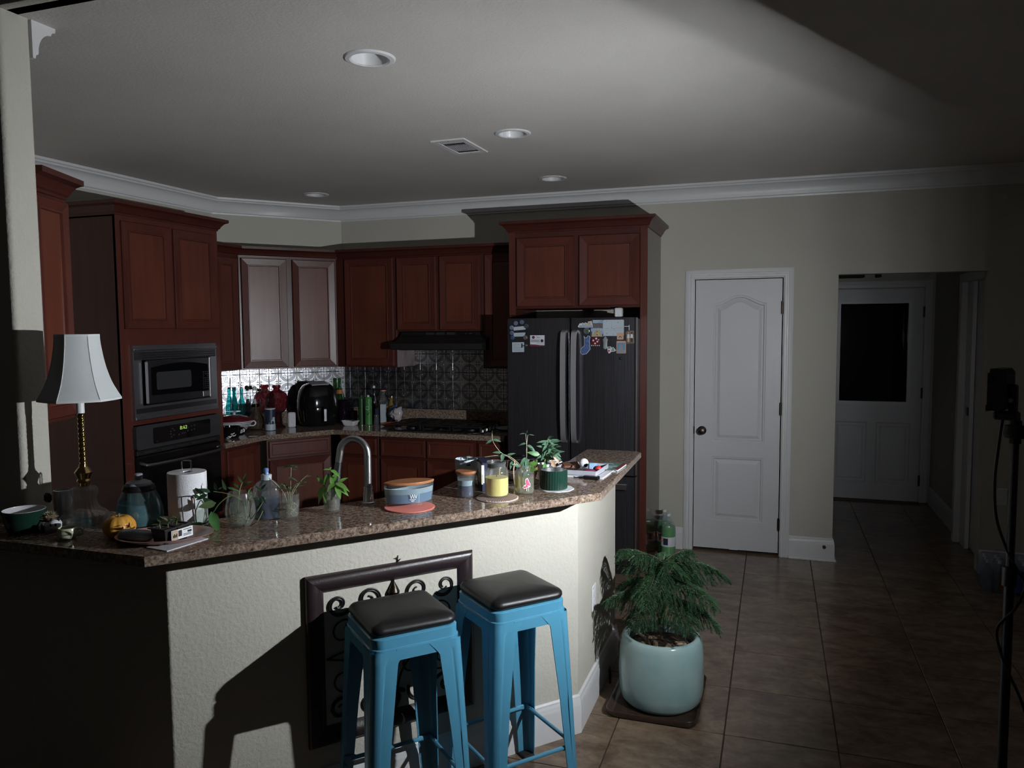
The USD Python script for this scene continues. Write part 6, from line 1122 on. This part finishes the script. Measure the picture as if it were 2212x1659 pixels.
# air fryer
t = T('air_fryer', 'large glossy black air fryer with silver handle strip', 'air fryer', (-3.585, -.440, WZ), dg_deg)
def sq(r, z, p=2.9, n=44): return [(r*np.sign(math.cos(a))*abs(math.cos(a))**(2/p), r*np.sign(math.sin(a))*abs(math.sin(a))**(2/p), z) for a in np.linspace(0, 2*PI, n+1)[:-1]]
part(t, 'body', rings([sq(.120, 0), sq(.140, .006), sq(.152, .05), sq(.160, .14), sq(.156, .22), sq(.140, .29), sq(.112, .330), sq(.080, .345), sq(.04, .350)]), 'black_gloss', smooth=70); part(t, 'top_panel', xf(bx(-.072, .072, -.07, .06, 0, .010, .005), (0, -.03, .344), rx=10), 'grey_plastic', smooth=False); part(t, 'panel_slot', xf(bx(-.05, .05, -.004, .004, 0, .003, .001), (0, -.075, .345), rx=10), 'steel', smooth=False)
part(t, 'drawer', rings([[(x, y-.006, z) for x, y, z in sq(.150*(.82), .03)], [(x, y-.012, z) for x, y, z in sq(.1575*.93, .06)], [(x, y-.014, z) for x, y, z in sq(.160*.93, .14)], [(x, y-.010, z) for x, y, z in sq(.157*.9, .185)]]), 'black_gloss', smooth=70)
part(t, 'handle', [bx(-.014, .014, -.205, -.150, .125, .165, .008), bx(-.014, .014, -.212, -.196, .045, .165, .006)], 'black_gloss', smooth=False); part(t, 'handle_strip', bx(-.011, .011, -.2155, -.2115, .05, .150, .0015), 'steel', smooth=False)
# bottles and tins by the cooktop
t = bottle('wine_bottle', 'tall green wine bottle with an orange neck label', -3.548, -.150, [(.034, 0), (.0375, .006), (.0375, .19), (.034, .225), (.020, .285), (.0155, .31), (.0145, .352), (.016, .354), (.016, .368), (.0145, .370)], 'glass_bottle_green'); part(t, 'neck_label', lathe([(.0315, .236), (.0335, .236), (.0245, .272), (.0225, .272)], 24), 'label_orange'); part(t, 'label', wrap(sbox(-.03, 0, .03, .07), .0382, .09, 25), 'ink_black', smooth=False); part(t, 'label_emblem', wrap(Point(0, .0).buffer(.012), .0388, .20-.015, 0) if False else wrap(unary_union([Point(-.002, .012).buffer(.009), Point(.002, -.008).buffer(.009)]), .0386, .165, 5), 'leaf_basil', smooth=False)
t = T('purple_tumbler', 'deep purple studded glass tumbler beside the wine bottle', 'tumbler', (-3.462, -.235, WZ)); part(t, 'wall', lathe([(0, 0), (.036, 0), (.044, .008), (.047, .15), (.0485, .190), (.045, .190), (.040, .01), (0, .008)], 28), 'glass_purple'); part(t, 'studs', [ball(.0045, (.0465*math.cos(a), .0465*math.sin(a), .05+.024*j), sub=1) for j in range(5) for a in np.linspace(0, 2*PI, 19)[:-1]], 'glass_purple', kind='stuff')
top('jar_lid_cup', 'dark empty glass behind the tin cans', 'glass', lathe([(0, 0), (.030, 0), (.035, .10), (.033, .10), (.028, .004), (0, .004)], 24), 'glass_purple', loc=(-3.368, -.235, WZ))
t = T('white_dish', 'small white baking dish with a dark spoon resting inside', 'dish', (-3.290, -.420, WZ), 0); dl = lambda w, d, z: [(x, y, z) for x, y in list(rrect(-w, w, -d, d, .018, 4).exterior.coords)[:-1]]
part(t, 'dish', rings([dl(.040, .030, 0), dl(.050, .038, .006), dl(.062, .046, .038), dl(.070, .048, .042), dl(.058, .042, .040), dl(.044, .032, .010)]), 'glaze_white', smooth=50); part(t, 'tab_handle', [ext(rrect(s*.062-.016, s*.062+.016, -.014, .014, .006), .005, .038) for s in (-1, 1)], 'glaze_white', smooth=False)
top('dark_spoon', 'short dark spoon lying across the white baking dish', 'spoon', [tube([(-.045, 0, .046), (0, .004, .047), (.03, .006, .045)], .004, 6), ball(.012, (.040, .008, .044), (1.3, .9, .35), 1)], 'panel_grey', loc=(-3.280, -.425, WZ))
def spray(label, x, y, h, r, mat, lm):
    t = T('spray_can', label, 'can', (x, y, WZ)); part(t, 'can', lathe([(0, 0), (r, 0), (r*1.03, .003), (r, .007), (r, h*.84), (r*.82, h*.87), (r*.80, h*.88), (0, h*.88)], 28), mat); part(t, 'cap', lathe([(0, h*.881), (r*.35, h*.881), (r*.35, h*.95), (0, h*.96)], 16), 'card_white' if lm else 'panel_grey')
    part(t, 'cap_rim', lathe([(r*.78, h*.88), (r*.80, h*.88), (r*.74, h*.895), (0, h*.9)], 24), mat)
    part(t, 'base_rim', lathe([(r*.99, .0005), (r*1.045, .002), (r*1.045, .007), (r*1.0, .008)], 28), 'chrome')
    if lm: part(t, 'round_label', wrap(Point(0, 0).buffer(.016), r*1.01, .145, 12), 'label_pale', smooth=False); part(t, 'stripe', wrap(Polygon([(-.01, -.05), (.0, -.06), (.018, -.035), (.024, -.015), (.02, -.012), (.004, -.042)]), r*1.01, .145, 20), 'ink_black', smooth=False)
    else: part(t, 'label', wrap(sbox(-.02, -.1, -.002, -.05), r*1.01, .145, 10), 'label_blue', smooth=False)
spray('bright green spray can with a round pale label', -3.155, -.358, .262, .029, 'can_green', True)
spray('darker green spray can standing left of the bright one', -3.236, -.330, .256, .026, 'can_dark_green', False)
bottle('sauce_bottle', 'thin dark sauce bottle with a pink white cap behind the cans', -3.241, -.105, bprof(.020, .285, .008, .6, .010), 'black_gloss', cap=([(0, .285), (.011, .286), (.011, .306), (0, .307)], 'card_white'))
t = bottle('oil_bottle', 'wide clear oil bottle with a pink cap', -3.139, -.130, [(.040, 0), (.045, .006), (.045, .15), (.030, .20), (.014, .235), (.012, .262)], 'glass', cap=([(0, .262), (.024, .264), (.024, .272), (.012, .276), (0, .277)], 'pink_rubber')); part(t, 'oil', lathe([(0, .006), (.042, .008), (.042, .14), (0, .14)], 24), 'liquid_gold')
top('pale_carton', 'narrow pale carton standing right of the bright green can', 'carton', bx(-.022, .022, -.016, .016, 0, .165, .002), 'label_pale', loc=(-3.082, -.240, WZ), rz=10, smooth=False)
top('blue_carton', 'narrow dark blue carton between bright can and pale carton', 'carton', bx(-.012, .012, -.016, .016, 0, .13, .002), 'label_blue', loc=(-3.126, -.268, WZ), rz=10, smooth=False)
t = bottle('honey_bottle', 'small golden honey bottle behind the pale carton', -3.075, -.110, bprof(.026, .205, .012, .6), 'liquid_gold', cap=([(0, .205), (.014, .206), (.012, .222), (0, .224)], 'brass'))
t = bottle('spice_jar', 'small dark spice jar with chrome lid by the blue bag', -3.070, -.380, [(.018, 0), (.020, .004), (.020, .07), (.016, .076)], 'glass', 'jar', cap=([(0, .076), (.018, .077), (.018, .094), (0, .095)], 'chrome'))
rgb = np.random.default_rng(12); bm = ball(.062, (0, 0, .072), (1.0, .75, 1.2), 3); v = bm.vertices; v += (meshkit.fbm(v*30+3, 3)[:, None]-.5)*.05; v[:, 2] -= v[:, 2].min()
top('snack_bag', 'crumpled blue and clear bag next to the cooktop', 'bag', trimesh.Trimesh(v, bm.faces, process=False), 'bag_blue', loc=(-3.010, -.170, WZ+.001), smooth=True)
bm = ball(.055, (0, 0, .06), (.9, .7, 1.1), 3); v = bm.vertices; v += (meshkit.fbm(v*34+9, 3)[:, None]-.5)*.05; v[:, 2] -= v[:, 2].min()
top('clear_bag', 'crumpled clear white bag tied beside the blue bag', 'bag', trimesh.Trimesh(v, bm.faces, process=False), 'bag_clear', loc=(-2.930, -.285, WZ+.024), smooth=True)
t = T('orange_dish', 'scalloped orange dish under the clear bag by the cooktop', 'dish', (-2.955, -.420, WZ+.001) if False else (-2.955, -.345, WZ)); m = lathe([(0, 0), (.045, 0), (.070, .012), (.088, .020), (.086, .023), (.066, .016), (.04, .006), (0, .005)], 48); v = m.vertices; a_ = np.arctan2(v[:, 1], v[:, 0]); k_ = 1+.05*np.cos(8*a_); v[:, 0] *= k_; v[:, 1] *= k_; part(t, 'dish', trimesh.Trimesh(v, m.faces, process=False), 'orange_plastic', smooth=50)
top('steel_spoon', 'shiny steel spoon lying at the front right of the cooktop', 'spoon', [ball(.020, (0, 0, .006), (1.3, .9, .3), 2), tube([(.022, .004, .007), (.08, .05, .008), (.13, .10, .008)], .0035, 6)], 'chrome', loc=(-2.145, -.640, WZ))
t = T('white_plate', 'pale round plate on the worktop beside the refrigerator', 'plate', (-1.950, -.330, WZ)); part(t, 'plate', lathe([(0, 0), (.055, 0), (.075, .010), (.098, .018), (.096, .021), (.07, .013), (0, .006)], 40), 'label_pale')
top('cutting_board', 'dark teal cutting board leaning on the wall by the refrigerator', 'board', xf(ext(rrect(-.055, .055, 0, .20, .01), .012), rx=84), 'book_teal', loc=(-1.935, -.052, WZ), smooth=False)
